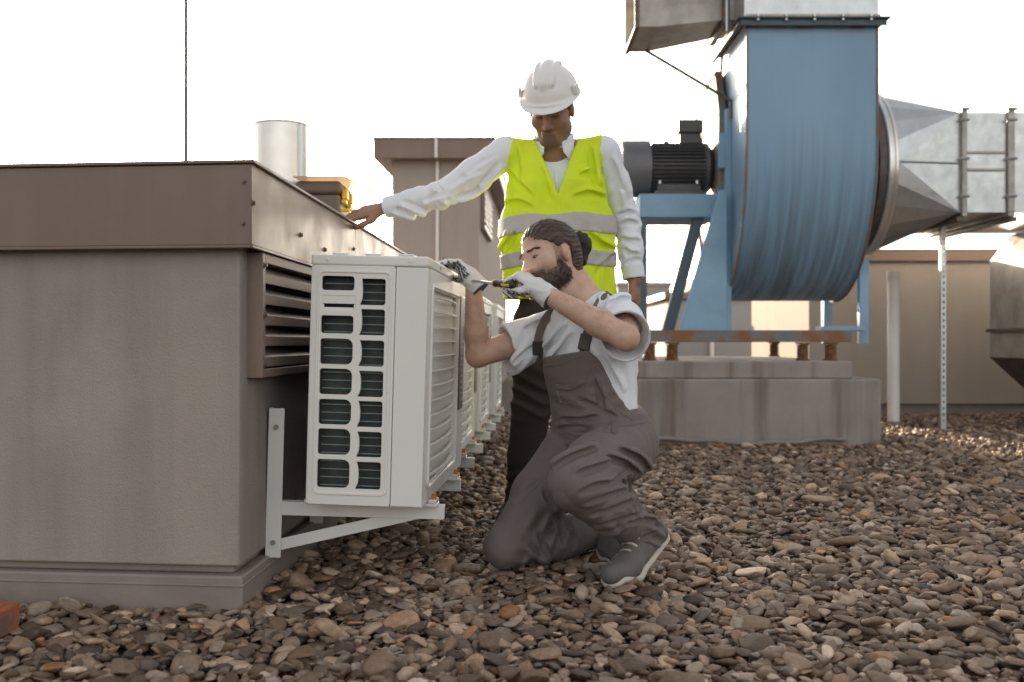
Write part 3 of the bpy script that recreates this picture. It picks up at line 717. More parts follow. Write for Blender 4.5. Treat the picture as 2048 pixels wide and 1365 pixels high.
for z in (2.13, 2.00):
    part('stiffener', MB().box((DX+0.04, D0-0.012, z-0.010), (3.69, D0-0.0005, z+0.010)), MAT['galv_dull'], idu, bevel=0.004)
part('stiffener', MB().box((4.15, D0-0.012, 2.05), (6.5, D0-0.0005, 2.07)), MAT['galv_dull'], idu, bevel=0.004)
for x in (3.34, 3.74):
    part('cross_angle', MB().box((x-0.02, D0-0.02, Z0-0.066), (x+0.03, D1+0.02, Z0-0.032)), MAT['dark_steel'], idu, bevel=0.004)
# hopper box hanging under the duct at the right edge
hop = thing('filter_hopper', 'grey metal hopper box below the duct at the right edge', 'hopper', (4.5, 8.2, 0.25))
part('hopper_body', MB().box((4.20, 7.62, 0.575), (5.9, 8.75, 1.42)), MAT['galv_dull'], hop, bevel=0.004)
part('hopper_neck', MB().add([(4.20,7.62,1.4205),(5.9,7.62,1.4205),(5.9,8.75,1.4205),(4.20,8.75,1.4205),(4.35,7.7,1.645),(5.8,7.7,1.645),(5.8,8.7,1.645),(4.35,8.7,1.645)],
     [(3,2,1,0),(4,5,6,7),(0,1,5,4),(1,2,6,5),(2,3,7,6),(3,0,4,7)]), MAT['galv'], hop)
part('hopper_cone', MB().add([(4.20,7.62,0.5745),(5.9,7.62,0.5745),(5.9,8.75,0.5745),(4.20,8.75,0.5745),(4.70,7.9,0.02),(5.4,7.9,0.02),(5.4,8.5,0.02),(4.70,8.5,0.02)],
     [(0,1,2,3),(7,6,5,4),(4,5,1,0),(5,6,2,1),(6,7,3,2),(7,4,0,3)]), MAT['dark_steel'], hop)
part('seam_bar', MB().box((4.16, 7.585, 0.795), (5.9, 7.6195, 0.83)).box((4.165, 7.6205, 0.796), (4.1995, 8.76, 0.829)), MAT['dark_steel'], hop, bevel=0.006)
for x, y in ((4.75, 7.95), (5.35, 7.95), (4.75, 8.45), (5.35, 8.45)):
    part('leg', MB().box((x-0.02, y-0.02, -0.03), (x+0.02, y+0.02, 0.06)), MAT['dark_steel'], hop)
# discharge duct and side hood above the fan
ddu = thing('discharge_duct', 'grey sheet metal duct rising from the fan top', 'duct', (2.1, 7.5, 3.013))
part('duct_section', MB().box((1.645, 7.06, 3.0135), (2.60, 7.98, 4.0)), MAT['galv'], ddu, bevel=0.004)
part('cleat', MB().box((1.66, 7.045, 3.0135), (2.61, 7.0595, 3.035)), MAT['galv_dull'], ddu, bevel=0.002)
nk = [(7.35, 3.09), (7.82, 3.09), (7.82, 3.9), (7.35, 3.9)]; mo_ = [(7.28, 3.02), (7.93, 3.02), (7.93, 4.1), (7.28, 4.1)]
vs = [(1.55, y, z) for y, z in nk] + [(1.06, y, z) for y, z in mo_]
hood = part('side_hood', MB().add(vs, [(0,1,2,3),(7,6,5,4)] + [(i,4+i,4+(i+1) % 4,(i+1) % 4) for i in range(4)]), MAT['galv_dull'], ddu)
part('hood_mouth', MB().add([(1.0595,y,z) for y,z in mo_] + [(0.90,y,z) for y,z in mo_], [(0,1,2,3)] + [(i,4+i,4+(i+1) % 4,(i+1) % 4) for i in range(4)]), MAT['galv_dull'], ddu)
part('mouth_trim', MB().box((0.895, 7.27, 3.005), (0.93, 7.94, 3.0195)).box((0.895, 7.26, 3.005), (0.93, 7.2795, 4.1)), MAT['dark_steel'], ddu)
part('hood_flange', MB().box((1.551, 7.31, 3.05), (1.60, 7.86, 3.95)), MAT['dark_steel'], ddu, bevel=0.004)
part('hood_neck', MB().box((1.601, 7.35, 3.09), (1.6445, 7.82, 3.9)), MAT['galv_dull'], ddu)
part('angle_bar', MB().box((1.60, 7.06, 2.955), (1.63, 8.0, 2.985)), MAT['dark_steel'], ddu, bevel=0.003)
part('hanger_bolt', MB().cyl((1.575, 7.30, 2.99), (1.575, 7.30, 3.3), 0.011, n=8), MAT['galv'], ddu, smooth='auto')
part('tie_rod', MB().cyl((1.06, 7.88, 3.019), (1.675, 7.60, 2.55), 0.013, n=8).cyl((1.672, 7.60, 2.56), (1.672, 7.60, 2.42), 0.012, n=8), MAT['dark_steel'], ddu, smooth='auto')

# ------------------------------------------------------------------ post, pipe, hose, brick
px_ = W(1885, 862, 7.96)
st = thing('perforated_post', 'slim perforated steel post propping up the intake duct', 'post', (px_.x, 7.96, -0.03))
holes = [rrect(-0.006, z, 0.006, z+0.026, 0.005, 2) for z in np.arange(0.05, 1.55, 0.05)]
plate('post_face', [(-0.02, 0), (0.02, 0), (0.02, 1.62), (-0.02, 1.62)], holes, 0.003, Matrix.Translation((px_.x, 7.94, 0.02)) @ Matrix(((1,0,0,0),(0,0,-1,0),(0,1,0,0),(0,0,0,1))), MAT['galv'], st)
part('post_back', MB().box((px_.x-0.02, 7.942, 0.02), (px_.x-0.017, 7.98, 1.64)).box((px_.x+0.017, 7.942, 0.02), (px_.x+0.02, 7.98, 1.64)).box((px_.x-0.016, 7.9775, 0.02), (px_.x+0.016, 7.98, 1.64)), MAT['galv_dull'], st)
part('post_base', MB().box((px_.x-0.06, 7.90, -0.03), (px_.x+0.06, 8.02, 0.0195)), MAT['concrete'], st, bevel=0.004)
part('post_head', MB().box((px_.x-0.03, 7.92, 1.6405), (px_.x+0.03, 8.0, 1.6495)), MAT['galv_dull'], st)
p = W(1787, 850, 8.53)
pv = thing('drain_pipe', 'upright white plastic pipe standing near the back enclosure', 'pipe', (p.x, 8.53, -0.03))
part('pipe', MB().lathe([(0.050, -0.03), (0.050, 1.25), (0.054, 1.252), (0.054, 1.31), (0.046, 1.31), (0.046, 1.2)], 28, Matrix.Translation((p.x, 8.53, 0))), MAT['white_pvc'], pv, smooth='auto')
part('collar', MB().lathe([(0.0505, 0.0), (0.060, 0.0), (0.058, 0.03), (0.0505, 0.035)], 28, Matrix.Translation((p.x, 8.53, 0)), closed=True), MAT['membrane'], pv, smooth='auto')
hz = []
random.seed(9)
for i in range(40):
    f = i/39; x = 0.95 + 1.35*f
    hz.append((x, 6.85 + 0.012*math.sin(9*f) - 0.01*f, 0.030 + 0.014*math.sin(7*f+1) + 0.006*math.sin(23*f)))
hose = thing('rubber_hose', 'thin grey hose lying along the foot of the concrete plinth', 'hose', (1.6, 6.85, 0))
part('hose_run', MB().tube(hz, 0.014, 8), MAT['membrane'], hose, smooth='auto')
bk = thing('brick', 'orange red brick lying at the left edge on the gravel', 'brick', (-1.32, 2.42, 0.0))
part('brick_body', MB().box((-0.125, -0.055, -0.012), (0.125, 0.055, 0.060)), MAT['brick'], bk, bevel=0.006, local=True)
bk.location = (W(0, 1250, 2.45).x - 0.10, 2.45, 0.012); bk.rotation_euler = (0.02, 0.03, R(-8))
# ------------------------------------------------------------------ gravel: every pebble real geometry, joined as stuff
rng = np.random.default_rng(11)
def ico(sub):
    bm = bmesh.new(); bmesh.ops.create_icosphere(bm, subdivisions=sub, radius=1.0)
    bm.verts.ensure_lookup_table()
    v = np.array([x.co[:] for x in bm.verts], np.float32); f = np.array([[q.index for q in t.verts] for t in bm.faces], np.int32); bm.free()
    return v, f
def proto(v):
    v = v.copy()
    for _ in range(rng.integers(4, 10)):
        nrm = rng.normal(size=3); nrm /= np.linalg.norm(nrm); c = rng.uniform(0.40, 0.80)
        d = v @ nrm; v -= (np.maximum(0, d-c)*0.92)[:, None]*nrm
    # low-frequency lumps
    for _ in range(3):
        k = rng.normal(size=3)*1.6; v *= (1 + 0.07*np.sin(v @ k + rng.uniform(0, 6)))[:, None]
    v *= np.array([1.0, rng.uniform(0.58, 0.92), rng.uniform(0.22, 0.46)])
    return (v/np.abs(v[:, 0]).max()).astype(np.float32)
LOD = []
for sub in (3, 2, 1):
    v, f = ico(sub); LOD.append(([proto(v) for _ in range(60)], f))

def inside(poly, x, y, grow=0.0):
    poly = offset(poly, grow) if grow else poly
    r = np.ones(len(x), bool)
    for i in range(len(poly)):
        a, b_ = poly[i], poly[(i+1) % len(poly)]
        r &= ((b_[0]-a[0])*(y-a[1]) - (b_[1]-a[1])*(x-a[0])) >= 0
    return r
keep_out = [foot, foot2, foot3, [(0.62, 6.89), (2.557, 6.89), (2.557, 9.35), (0.62, 9.35)]]
keep_out = [k if inside(k, np.array([sum(p[0] for p in k)/len(k)]), np.array([sum(p[1] for p in k)/len(k)]))[0] else k[::-1] for k in keep_out]

def scatter(spacing, zc, zj, big, y1, lods, jit=0.55):
    "jittered rows of pebbles up to distance y1; lods = (320 faces up to, 80 faces up to) in metres"
    ys = np.arange(1.9, y1, spacing); P = []
    for j, y in enumerate(ys):
        hw = 0.52*y + 0.5
        xs = np.arange(-hw, hw, spacing) + (spacing/2 if j % 2 else 0)
        P.append(np.stack([xs, np.full_like(xs, y)], 1))
    P = np.concatenate(P); P += rng.uniform(-jit, jit, P.shape)*spacing
    ok = np.ones(len(P), bool)
    for k in keep_out: ok &= ~inside(k, P[:, 0], P[:, 1], 0.012)
    P = P[ok]; n = len(P)
    L = np.clip(rng.lognormal(math.log(big), 0.38, n), big*0.4, big*2.2)/2
    z = zc + rng.uniform(-zj, zj, n)
    lod = np.where(P[:, 1] < lods[0], 0, np.where(P[:, 1] < lods[1], 1, 2))
    return np.column_stack([P, z, L, lod])
A = np.concatenate([scatter(0.031, -0.014, 0.004, 0.038, 4.3, (0, 2.7)), scatter(0.040, -0.003, 0.005, 0.040, 9.8, (0, 4.4)),
                    scatter(0.085, 0.005, 0.005, 0.050, 9.8, (2.7, 5.0)), scatter(0.30, 0.008, 0.005, 0.075, 9.0, (3.2, 6.0))])
pal = np.array([(0.20,0.165,0.135),(0.26,0.22,0.185),(0.15,0.12,0.098),(0.31,0.27,0.23),(0.22,0.165,0.12),(0.28,0.255,0.235),(0.35,0.325,0.295),(0.25,0.235,0.225),(0.12,0.10,0.088),(0.30,0.18,0.10),(0.47,0.44,0.40),(0.17,0.155,0.15)])
pw = np.array([.18,.17,.13,.11,.10,.09,.05,.07,.05,.009,.015,.02]); pw /= pw.sum()
VV, FF, CC = [], [], []; base = 0
lod_i = A[:, 4].astype(int)
for li in range(3):
    protos, f = LOD[li]; sel = np.where(lod_i == li)[0]
    pid = rng.integers(0, len(protos), len(sel))
    for p in range(len(protos)):
        s = sel[pid == p]; m = len(s)
        if not m: continue
        yaw = rng.uniform(0, 2*np.pi, m); tx = rng.normal(0, 0.26, m); ty = rng.normal(0, 0.26, m)
        st_ = rng.random(m) < 0.07; tx[st_] += rng.normal(0, 0.9, st_.sum())
        ca, sa, cx_, sx_, cy_, sy_ = np.cos(yaw), np.sin(yaw), np.cos(tx), np.sin(tx), np.cos(ty), np.sin(ty)
        v = protos[p][None]*A[s, 3][:, None, None]
        x, y, z = v[..., 0], v[..., 1], v[..., 2]
        y, z = y*cx_[:, None]-z*sx_[:, None], y*sx_[:, None]+z*cx_[:, None]
        x, z = x*cy_[:, None]+z*sy_[:, None], -x*sy_[:, None]+z*cy_[:, None]
        x, y = x*ca[:, None]-y*sa[:, None], x*sa[:, None]+y*ca[:, None]
        out = np.stack([x + A[s, 0][:, None], y + A[s, 1][:, None], z + A[s, 2][:, None]], -1)
        nv = out.shape[1]; VV.append(out.reshape(-1, 3))
        FF.append((f[None] + (base + nv*np.arange(m))[:, None, None]).reshape(-1, 3)); base += nv*m
        c = pal[rng.choice(len(pal), m, p=pw)]*np.clip(rng.lognormal(0.10, 0.38, (m, 1)), 0.4, 2.3)*np.array([0.86, 0.70, 0.585])
        CC.append(np.repeat(c, nv, 0))
VV = np.concatenate(VV); FF = np.concatenate(FF); CC = np.concatenate(CC)
def np_mesh(name, v, f, col=None):
    me = bpy.data.meshes.new(name); k = f.shape[1]
    me.vertices.add(len(v)); me.vertices.foreach_set('co', v.astype(np.float32).ravel())
    me.loops.add(f.size); me.loops.foreach_set('vertex_index', f.astype(np.int32).ravel())
    me.polygons.add(len(f)); me.polygons.foreach_set('loop_start', np.arange(0, f.size, k, dtype=np.int32))
    me.polygons.foreach_set('use_smooth', np.ones(len(f), bool))
    me.update(calc_edges=True)
    if col is not None:
        a = me.color_attributes.new('col', 'FLOAT_COLOR', 'POINT')
        a.data.foreach_set('color', np.column_stack([np.clip(col, 0, 1), np.ones(len(v))]).astype(np.float32).ravel())
    return me
def gravel_mat():
    m, n, l, b = newmat('pebble')
    at = n.new('ShaderNodeAttribute'); at.attribute_name = 'col'
    tc = n.new('ShaderNodeTexCoord'); t = n.new('ShaderNodeTexNoise'); t.inputs['Scale'].default_value = 70; t.inputs['Detail'].default_value = 6
    l.new(tc.outputs['Object'], t.inputs['Vector'])
    mr = n.new('ShaderNodeMapRange'); mr.inputs['From Min'].default_value = .25; mr.inputs['From Max'].default_value = .75; mr.inputs['To Min'].default_value = .72; mr.inputs['To Max'].default_value = 1.28
    l.new(t.outputs['Fac'], mr.inputs['Value'])
    mx = n.new('ShaderNodeMix'); mx.data_type = 'RGBA'; mx.blend_type = 'MULTIPLY'; mx.inputs[0].default_value = 1
    l.new(at.outputs['Color'], mx.inputs[6]); l.new(mr.outputs['Result'], mx.inputs[7]); l.new(mx.outputs[2], b.inputs['Base Color'])
    b.inputs['Roughness'].default_value = 0.62; b.inputs['Specular IOR Level'].default_value = 0.4
    bp = n.new('ShaderNodeBump'); bp.inputs['Strength'].default_value = 0.35; bp.inputs['Distance'].default_value = 0.004
    t2 = n.new('ShaderNodeTexNoise'); t2.inputs['Scale'].default_value = 160; t2.inputs['Detail'].default_value = 4
    l.new(tc.outputs['Object'], t2.inputs['Vector']); l.new(t2.outputs['Fac'], bp.inputs['Height']); l.new(bp.outputs['Normal'], b.inputs['Normal'])
    return m
gv = bpy.data.objects.new('gravel', np_mesh('gravel', VV, FF, CC)); COL.objects.link(gv); gv.data.materials.append(gravel_mat())
gv['kind'] = 'stuff'; gv['label'] = 'brown and grey river pebbles covering the flat roof'; gv['category'] = 'gravel'
print('gravel pebbles', len(A), 'tris', len(FF))
# ------------------------------------------------------------------ signed-distance modelling for bodies and clothes
def V3(*a): return np.array(a if len(a) > 1 else a[0], dtype=np.float64)
def unit(v): v = np.asarray(v, float); return v/np.linalg.norm(v)
class Prim:
    def __init__(s, lo, hi, fn): s.lo, s.hi, s.fn = np.asarray(lo, float), np.asarray(hi, float), fn
def cone(a, b, ra, rb=None, flat=None, cap=None, cap0=None):
    "round cone; flat=(axis, k) squashes it along axis; cap=(point, normal) cuts it off square"
    a, b = V3(a), V3(b); rb = ra if rb is None else rb; ba = b-a; L2 = max(ba @ ba, 1e-12)
    m = max(ra, rb)*(max(1.0, flat[1]) if flat else 1.0)
    def fn(x, y, z):
        qx, qy, qz = x-a[0], y-a[1], z-a[2]
        t = np.clip((qx*ba[0]+qy*ba[1]+qz*ba[2])/L2, 0, 1)
        ex, ey, ez = qx-t*ba[0], qy-t*ba[1], qz-t*ba[2]
        sc = 1.0
        if flat is not None:
            n, k = flat; dn = (ex*n[0]+ey*n[1]+ez*n[2])*(1/k-1)
            ex, ey, ez = ex+n[0]*dn, ey+n[1]*dn, ez+n[2]*dn; sc = min(1.0, k)
        d = (np.sqrt(ex*ex+ey*ey+ez*ez) - (ra+(rb-ra)*t))*sc
        for c in (cap, cap0):
            if c is not None:
                p, n = c; d = np.maximum(d, (x-p[0])*n[0]+(y-p[1])*n[1]+(z-p[2])*n[2])
        return d
    return Prim(np.minimum(a, b)-m, np.maximum(a, b)+m, fn)
def ell(c, r, A=None):
    "ellipsoid, A = rows of axis vectors"
    c, r = V3(c), V3(r); A = np.eye(3) if A is None else np.asarray(A, float); m = r.max()
    def fn(x, y, z):
        qx, qy, qz = x-c[0], y-c[1], z-c[2]; k0 = 0; k1 = 0
        for i in range(3):
            u = (qx*A[i][0]+qy*A[i][1]+qz*A[i][2]); k0 = k0+(u/r[i])**2; k1 = k1+(u/r[i]**2)**2
        k0 = np.sqrt(k0); k1 = np.sqrt(k1)+1e-9
        return k0*(k0-1)/k1
    return Prim(c-m, c+m, fn)
def rbox(c, half, r, A=None, cap=None):
    c, half = V3(c), V3(half); A = np.eye(3) if A is None else np.asarray(A, float); m = np.linalg.norm(half)+r
    def fn(x, y, z):
        qx, qy, qz = x-c[0], y-c[1], z-c[2]; q = []
        for i in range(3): q.append(np.abs(qx*A[i][0]+qy*A[i][1]+qz*A[i][2])-half[i]+r)
        out = np.sqrt(sum(np.maximum(t, 0)**2 for t in q)); ins = np.minimum(np.maximum(np.maximum(q[0], q[1]), q[2]), 0)
        d = out+ins-r
        if cap is not None: d = np.maximum(d, (x-cap[0][0])*cap[1][0]+(y-cap[0][1])*cap[1][1]+(z-cap[0][2])*cap[1][2])
        return d
    return Prim(c-m, c+m, fn)
def chain(pts, rad, flat=None):
    return [cone(pts[i], pts[i+1], rad[i], rad[i+1], flat) for i in range(len(pts)-1)]
def smin(a, b_, k):
    if k <= 0: return np.minimum(a, b_)
    h = np.maximum(k-np.abs(a-b_), 0)/k
    return np.minimum(a, b_)-h*h*k*0.25
BIG = 0.06
class Field:
    def __init__(s, lo, hi, h):
        s.h = h; s.lo = V3(lo); n = np.ceil((V3(hi)-s.lo)/h).astype(int)+1
        s.D = np.full(n, BIG, np.float32)
        s.ax = [(s.lo[i]+h*np.arange(n[i])).astype(np.float32) for i in range(3)]
    def _sl(s, lo, hi, m=0.055):
        out = []
        for i in range(3):
            a = int(max(0, math.floor((lo[i]-m-s.lo[i])/s.h))); b_ = int(min(len(s.ax[i]), math.ceil((hi[i]+m-s.lo[i])/s.h)+1)); out.append(slice(a, max(a, b_)))
        return tuple(out)
    def _xyz(s, sl): return s.ax[0][sl[0]][:, None, None], s.ax[1][sl[1]][None, :, None], s.ax[2][sl[2]][None, None, :]
    def add(s, p, k=0.02):
        for q in (p if isinstance(p, (list, tuple)) else [p]):
            sl = s._sl(q.lo, q.hi)
            if s.D[sl].size == 0: continue
            s.D[sl] = smin(s.D[sl], np.minimum(q.fn(*s._xyz(sl)), BIG), k)
        return s
    def sub(s, p, k=0.006):
        for q in (p if isinstance(p, (list, tuple)) else [p]):
            sl = s._sl(q.lo, q.hi)
            if s.D[sl].size == 0: continue
            s.D[sl] = -smin(-s.D[sl], q.fn(*s._xyz(sl)), k)
        return s
    def near(s, band=0.02):
        "points close to the surface: (index, x, y, z)"
        ix = np.nonzero(np.abs(s.D) < band)
        return ix, s.ax[0][ix[0]], s.ax[1][ix[1]], s.ax[2][ix[2]]
    def disp(s, fn, band=0.03):
        ix, x, y, z = s.near(band); s.D[ix] += fn(x, y, z).astype(np.float32); return s
    def clip(s, fn, k=0.004):
        "keep only where fn < 0"
        ix = np.nonzero(s.D < 0.03); v = fn(s.ax[0][ix[0]], s.ax[1][ix[1]], s.ax[2][ix[2]])
        s.D[ix] = -smin(-s.D[ix], -v.astype(np.float32), k); return s
    def shell(s, t):
        "hollow skin reaching t inwards"
        s.D = np.maximum(s.D, -s.D-t); return s
    def mesh(s, smooth=1):
        D = s.D; S = D < 0
        c = np.zeros(tuple(q-1 for q in D.shape), np.uint8)
        offs = [(i, j, k) for i in (0, 1) for j in (0, 1) for k in (0, 1)]
        nx, ny, nz = D.shape
        for i, j, k in offs: c += S[i:nx-1+i, j:ny-1+j, k:nz-1+k]
        mask = (c > 0) & (c < 8); cells = np.argwhere(mask)
        idx = np.full(mask.shape, -1, np.int32); idx[mask] = np.arange(len(cells))
        acc = np.zeros((len(cells), 3)); cnt = np.zeros(len(cells))
        for a in offs:
            for ax_ in range(3):
                if a[ax_]: continue
                b_ = list(a); b_[ax_] = 1
                va = D[cells[:,0]+a[0], cells[:,1]+a[1], cells[:,2]+a[2]]; vb = D[cells[:,0]+b_[0], cells[:,1]+b_[1], cells[:,2]+b_[2]]
                cr = (va < 0) != (vb < 0); t = va[cr]/(va[cr]-vb[cr])
                p = np.tile(np.array(a, float), (cr.sum(), 1)); p[:, ax_] += t; acc[cr] += p; cnt[cr] += 1
        v = (cells+acc/cnt[:, None])*s.h+s.lo
        F_ = []
        for ax_ in range(3):
            o1, o2 = [(1, 2), (2, 0), (0, 1)][ax_]
            sA = [slice(1, -1)]*3; sA[ax_] = slice(0, -1); sB = [slice(1, -1)]*3; sB[ax_] = slice(1, None)
            A_, B_ = S[tuple(sA)], S[tuple(sB)]; e = np.argwhere(A_ != B_); ins = A_[e[:,0], e[:,1], e[:,2]]
            e = e+1; e[:, ax_] -= 1
            q = []
            for d1, d2 in ((1, 1), (0, 1), (0, 0), (1, 0)):
                w = e.copy(); w[:, o1] -= d1; w[:, o2] -= d2; q.append(idx[w[:,0], w[:,1], w[:,2]])
            q = np.stack(q, 1); q[~ins] = q[~ins][:, ::-1]; F_.append(q)
        f = np.concatenate(F_); f = f[(f >= 0).all(1)]
        for _ in range(smooth):
            a2 = np.zeros_like(v); n2 = np.zeros(len(v))
            for i in range(4):
                np.add.at(a2, f[:, i], v[f[:, (i+1) % 4]]); np.add.at(n2, f[:, i], 1)
            v = 0.5*v+0.5*a2/np.maximum(n2, 1)[:, None]
        s.v, s.f = v, f
        return v, f
def sdf_part(name, fld, mat, parent, col=None, smooth=1, label=None):
    v, f = fld.mesh(smooth)
    v = v - np.array(origin_of(parent))
    me = np_mesh(name, v, f, None if col is None else col(fld.v))
    o = bpy.data.objects.new(name, me); COL.objects.link(o); o.parent = parent
    for m in (mat if isinstance(mat, list) else [mat]): me.materials.append(m)
    if label: o['label'] = label
    return o
def waves(seed, scale, n=5):
    "smooth pseudo-noise from random sines"
    g = np.random.default_rng(seed); K = g.normal(size=(n, 3))*scale; ph = g.uniform(0, 6.28, n)
    return lambda x, y, z: sum(np.sin(K[i, 0]*x+K[i, 1]*y+K[i, 2]*z+ph[i]) for i in range(n))/n**0.5
def ridges(seed, scale, amp, stretch=None):
    "cloth folds: thin creases between soft swells, stretched along a direction"
    w1, w2, w3 = waves(seed, scale), waves(seed+1, scale*0.5), waves(seed+2, scale*2.1)
    s_ = None if stretch is None else unit(stretch)
    def fn(x, y, z):
        if s_ is not None:
            t = (x*s_[0]+y*s_[1]+z*s_[2])*0.72; x, y, z = x-s_[0]*t, y-s_[1]*t, z-s_[2]*t
        a = w1(x+0.010*w2(x, y, z), y+0.010*w2(y, z, x), z)
        return amp*((1-np.abs(np.tanh(1.4*a)))*-1.0+0.4+0.25*w3(x, y, z))*-1
    return fn
def folds(c, rad, direction, lam, amp, seed=0, bend=None):
    "a loose bunch of uneven folds around point c, crests roughly perpendicular to direction"
    c = V3(c); dv = unit(direction); w, w2 = waves(seed+50, 11.0), waves(seed+90, 22.0); bv = None if bend is None else V3(bend)
    def fn(x, y, z):
        r2 = (x-c[0])**2+(y-c[1])**2+(z-c[2])**2
        t = (x-c[0])*dv[0]+(y-c[1])*dv[1]+(z-c[2])*dv[2]
        if bv is not None: t = t+((x-c[0])*bv[0]+(y-c[1])*bv[1]+(z-c[2])*bv[2])**2*6
        ph = 2*np.pi*t/(lam*1.35)+2.6*w(x, y, z)
        s_ = 2*np.abs(np.sin(ph/2))**1.3-1                       # narrow crests, wide soft valleys
        return amp*1.25*(s_+0.25)*np.exp(-r2/rad**2)*np.clip(0.55+0.55*w2(x, y, z), 0.0, 1.2)
    return fn
def lerp(a, b_, t): return V3(a)*(1-t)+V3(b_)*t

# ------------------------------------------------------------------ head and hand recipes
def head_frame(f0, pitch, roll):
    f0 = unit(f0); l0 = np.cross([0, 0, 1], f0); z = V3(0, 0, 1)
    l = l0*math.cos(roll)+z*math.sin(roll); u = z*math.cos(roll)-l0*math.sin(roll)
    f = f0*math.cos(pitch)-u*math.sin(pitch); u2 = np.cross(f, l)
    return np.stack([f, l, u2])
class Head:
    def __init__(s, c, A, k=1.0): s.c, s.A, s.k = V3(c), A, k
    def P(s, f, l, u): return s.c+s.k*(s.A[0]*f+s.A[1]*l+s.A[2]*u)
    def loc(s, v): return ((v-s.c) @ s.A.T)/s.k
    def build(s, fld, heavy=0.0, lid=0.0):
        P, A, k = s.P, s.A, s.k
        fld.add(ell(P(-0.012, 0, 0.034), V3(0.098, 0.0765, 0.086)*k, A), 0.0)
        fld.add(ell(P(0.030, 0, -0.030), V3(0.066, 0.064, 0.078)*k, A), 0.03)
        fld.add(cone(P(0.0, 0.046, -0.070), P(0.068, 0.014, -0.098), 0.024*k, 0.022*k), 0.03)
        fld.add(cone(P(0.0, -0.046, -0.070), P(0.068, -0.014, -0.098), 0.024*k, 0.022*k), 0.03)
        fld.add(ell(P(0.076, 0, -0.098), V3(0.022, 0.026, 0.020)*k, A), 0.02)
        for q in (-1, 1):
            fld.add(ell(P(0.058, q*0.046, -0.026), V3(0.026, 0.022, 0.020)*k, A), 0.02)          # cheekbone
            fld.add(cone(P(0.084, q*0.012, 0.022), P(0.068, q*0.048, 0.022), 0.011*k, 0.008*k), 0.012)   # brow
            fld.sub(ell(P(0.102, q*0.031, 0.001), V3(0.022, 0.020, 0.013)*k, A), 0.010)
            e = P(0.077, q*0.031, 0.000)
            fld.add(ell(P(0.0735, q*0.031, 0.000), V3(0.0125, 0.0165, 0.0125)*k, A), 0.007)                 # closed lid bulge under the eye
            # ear
            fld.add(ell(P(-0.006, q*0.077, -0.004), V3(0.019, 0.009, 0.033)*k, A), 0.008)
            fld.sub(ell(P(-0.002, q*0.088, 0.000), V3(0.009, 0.006, 0.019)*k, A), 0.004)
        fld.add(cone(P(0.088, 0, 0.012), P(0.110, 0, -0.030), 0.0085*k, 0.0115*k), 0.012)             # nose
        for q in (-1, 1):
            fld.add(ell(P(0.096, q*0.012, -0.035), V3(0.012, 0.0085, 0.009)*k, A), 0.007)
            fld.sub(ell(P(0.103, q*0.007, -0.044), V3(0.005, 0.004, 0.004)*k, A), 0.003)
        fld.add(cone(P(0.090, -0.018, -0.062), P(0.090, 0.018, -0.062), (0.0085+heavy)*k), 0.008)      # lips
        fld.add(cone(P(0.087, -0.015, -0.075), P(0.087, 0.015, -0.075), (0.0085+heavy)*k), 0.008)
        fld.sub(cone(P(0.100, -0.020, -0.0685), P(0.100, 0.020, -0.0685), 0.0035*k), 0.004)
def make_eyes(H, parent, squint, look, brow_mat):
    "almond eye openings set into the lids, with iris and lash line"
    for s_ in (-1, 1):
        A = np.stack([unit(H.A[0]+H.A[1]*s_*0.22), unit(H.A[1]-H.A[0]*s_*0.22), H.A[2]])
        c = H.P(0.0835, s_*0.0315, -0.0015); f = Field(c-0.022, c+0.022, 0.0012)
        f.add(ell(c, V3(0.0042, 0.0125, 0.0048*squint), A), 0); ey = sdf_part('eye', f, MAT['eye_white'], parent, smooth=1)
        g = c+A[1]*look[0]+A[2]*look[1]+A[0]*0.0012; f = Field(g-0.015, g+0.015, 0.001); f.add(ell(g, V3(0.0035, 0.0056, 0.0046*squint), A), 0); sdf_part('iris', f, MAT['iris'], ey, smooth=1)
        mb = MB(); pts = [c+A[1]*t*0.0135+A[2]*(0.0046*squint*math.sqrt(max(0, 1-t*t))+0.0008)+A[0]*(0.0030-0.0030*t*t) for t in np.linspace(-1, 1, 9)]
        mb.tube(pts, 0.0013, 5); part('lash', mb, brow_mat, ey, smooth=True)
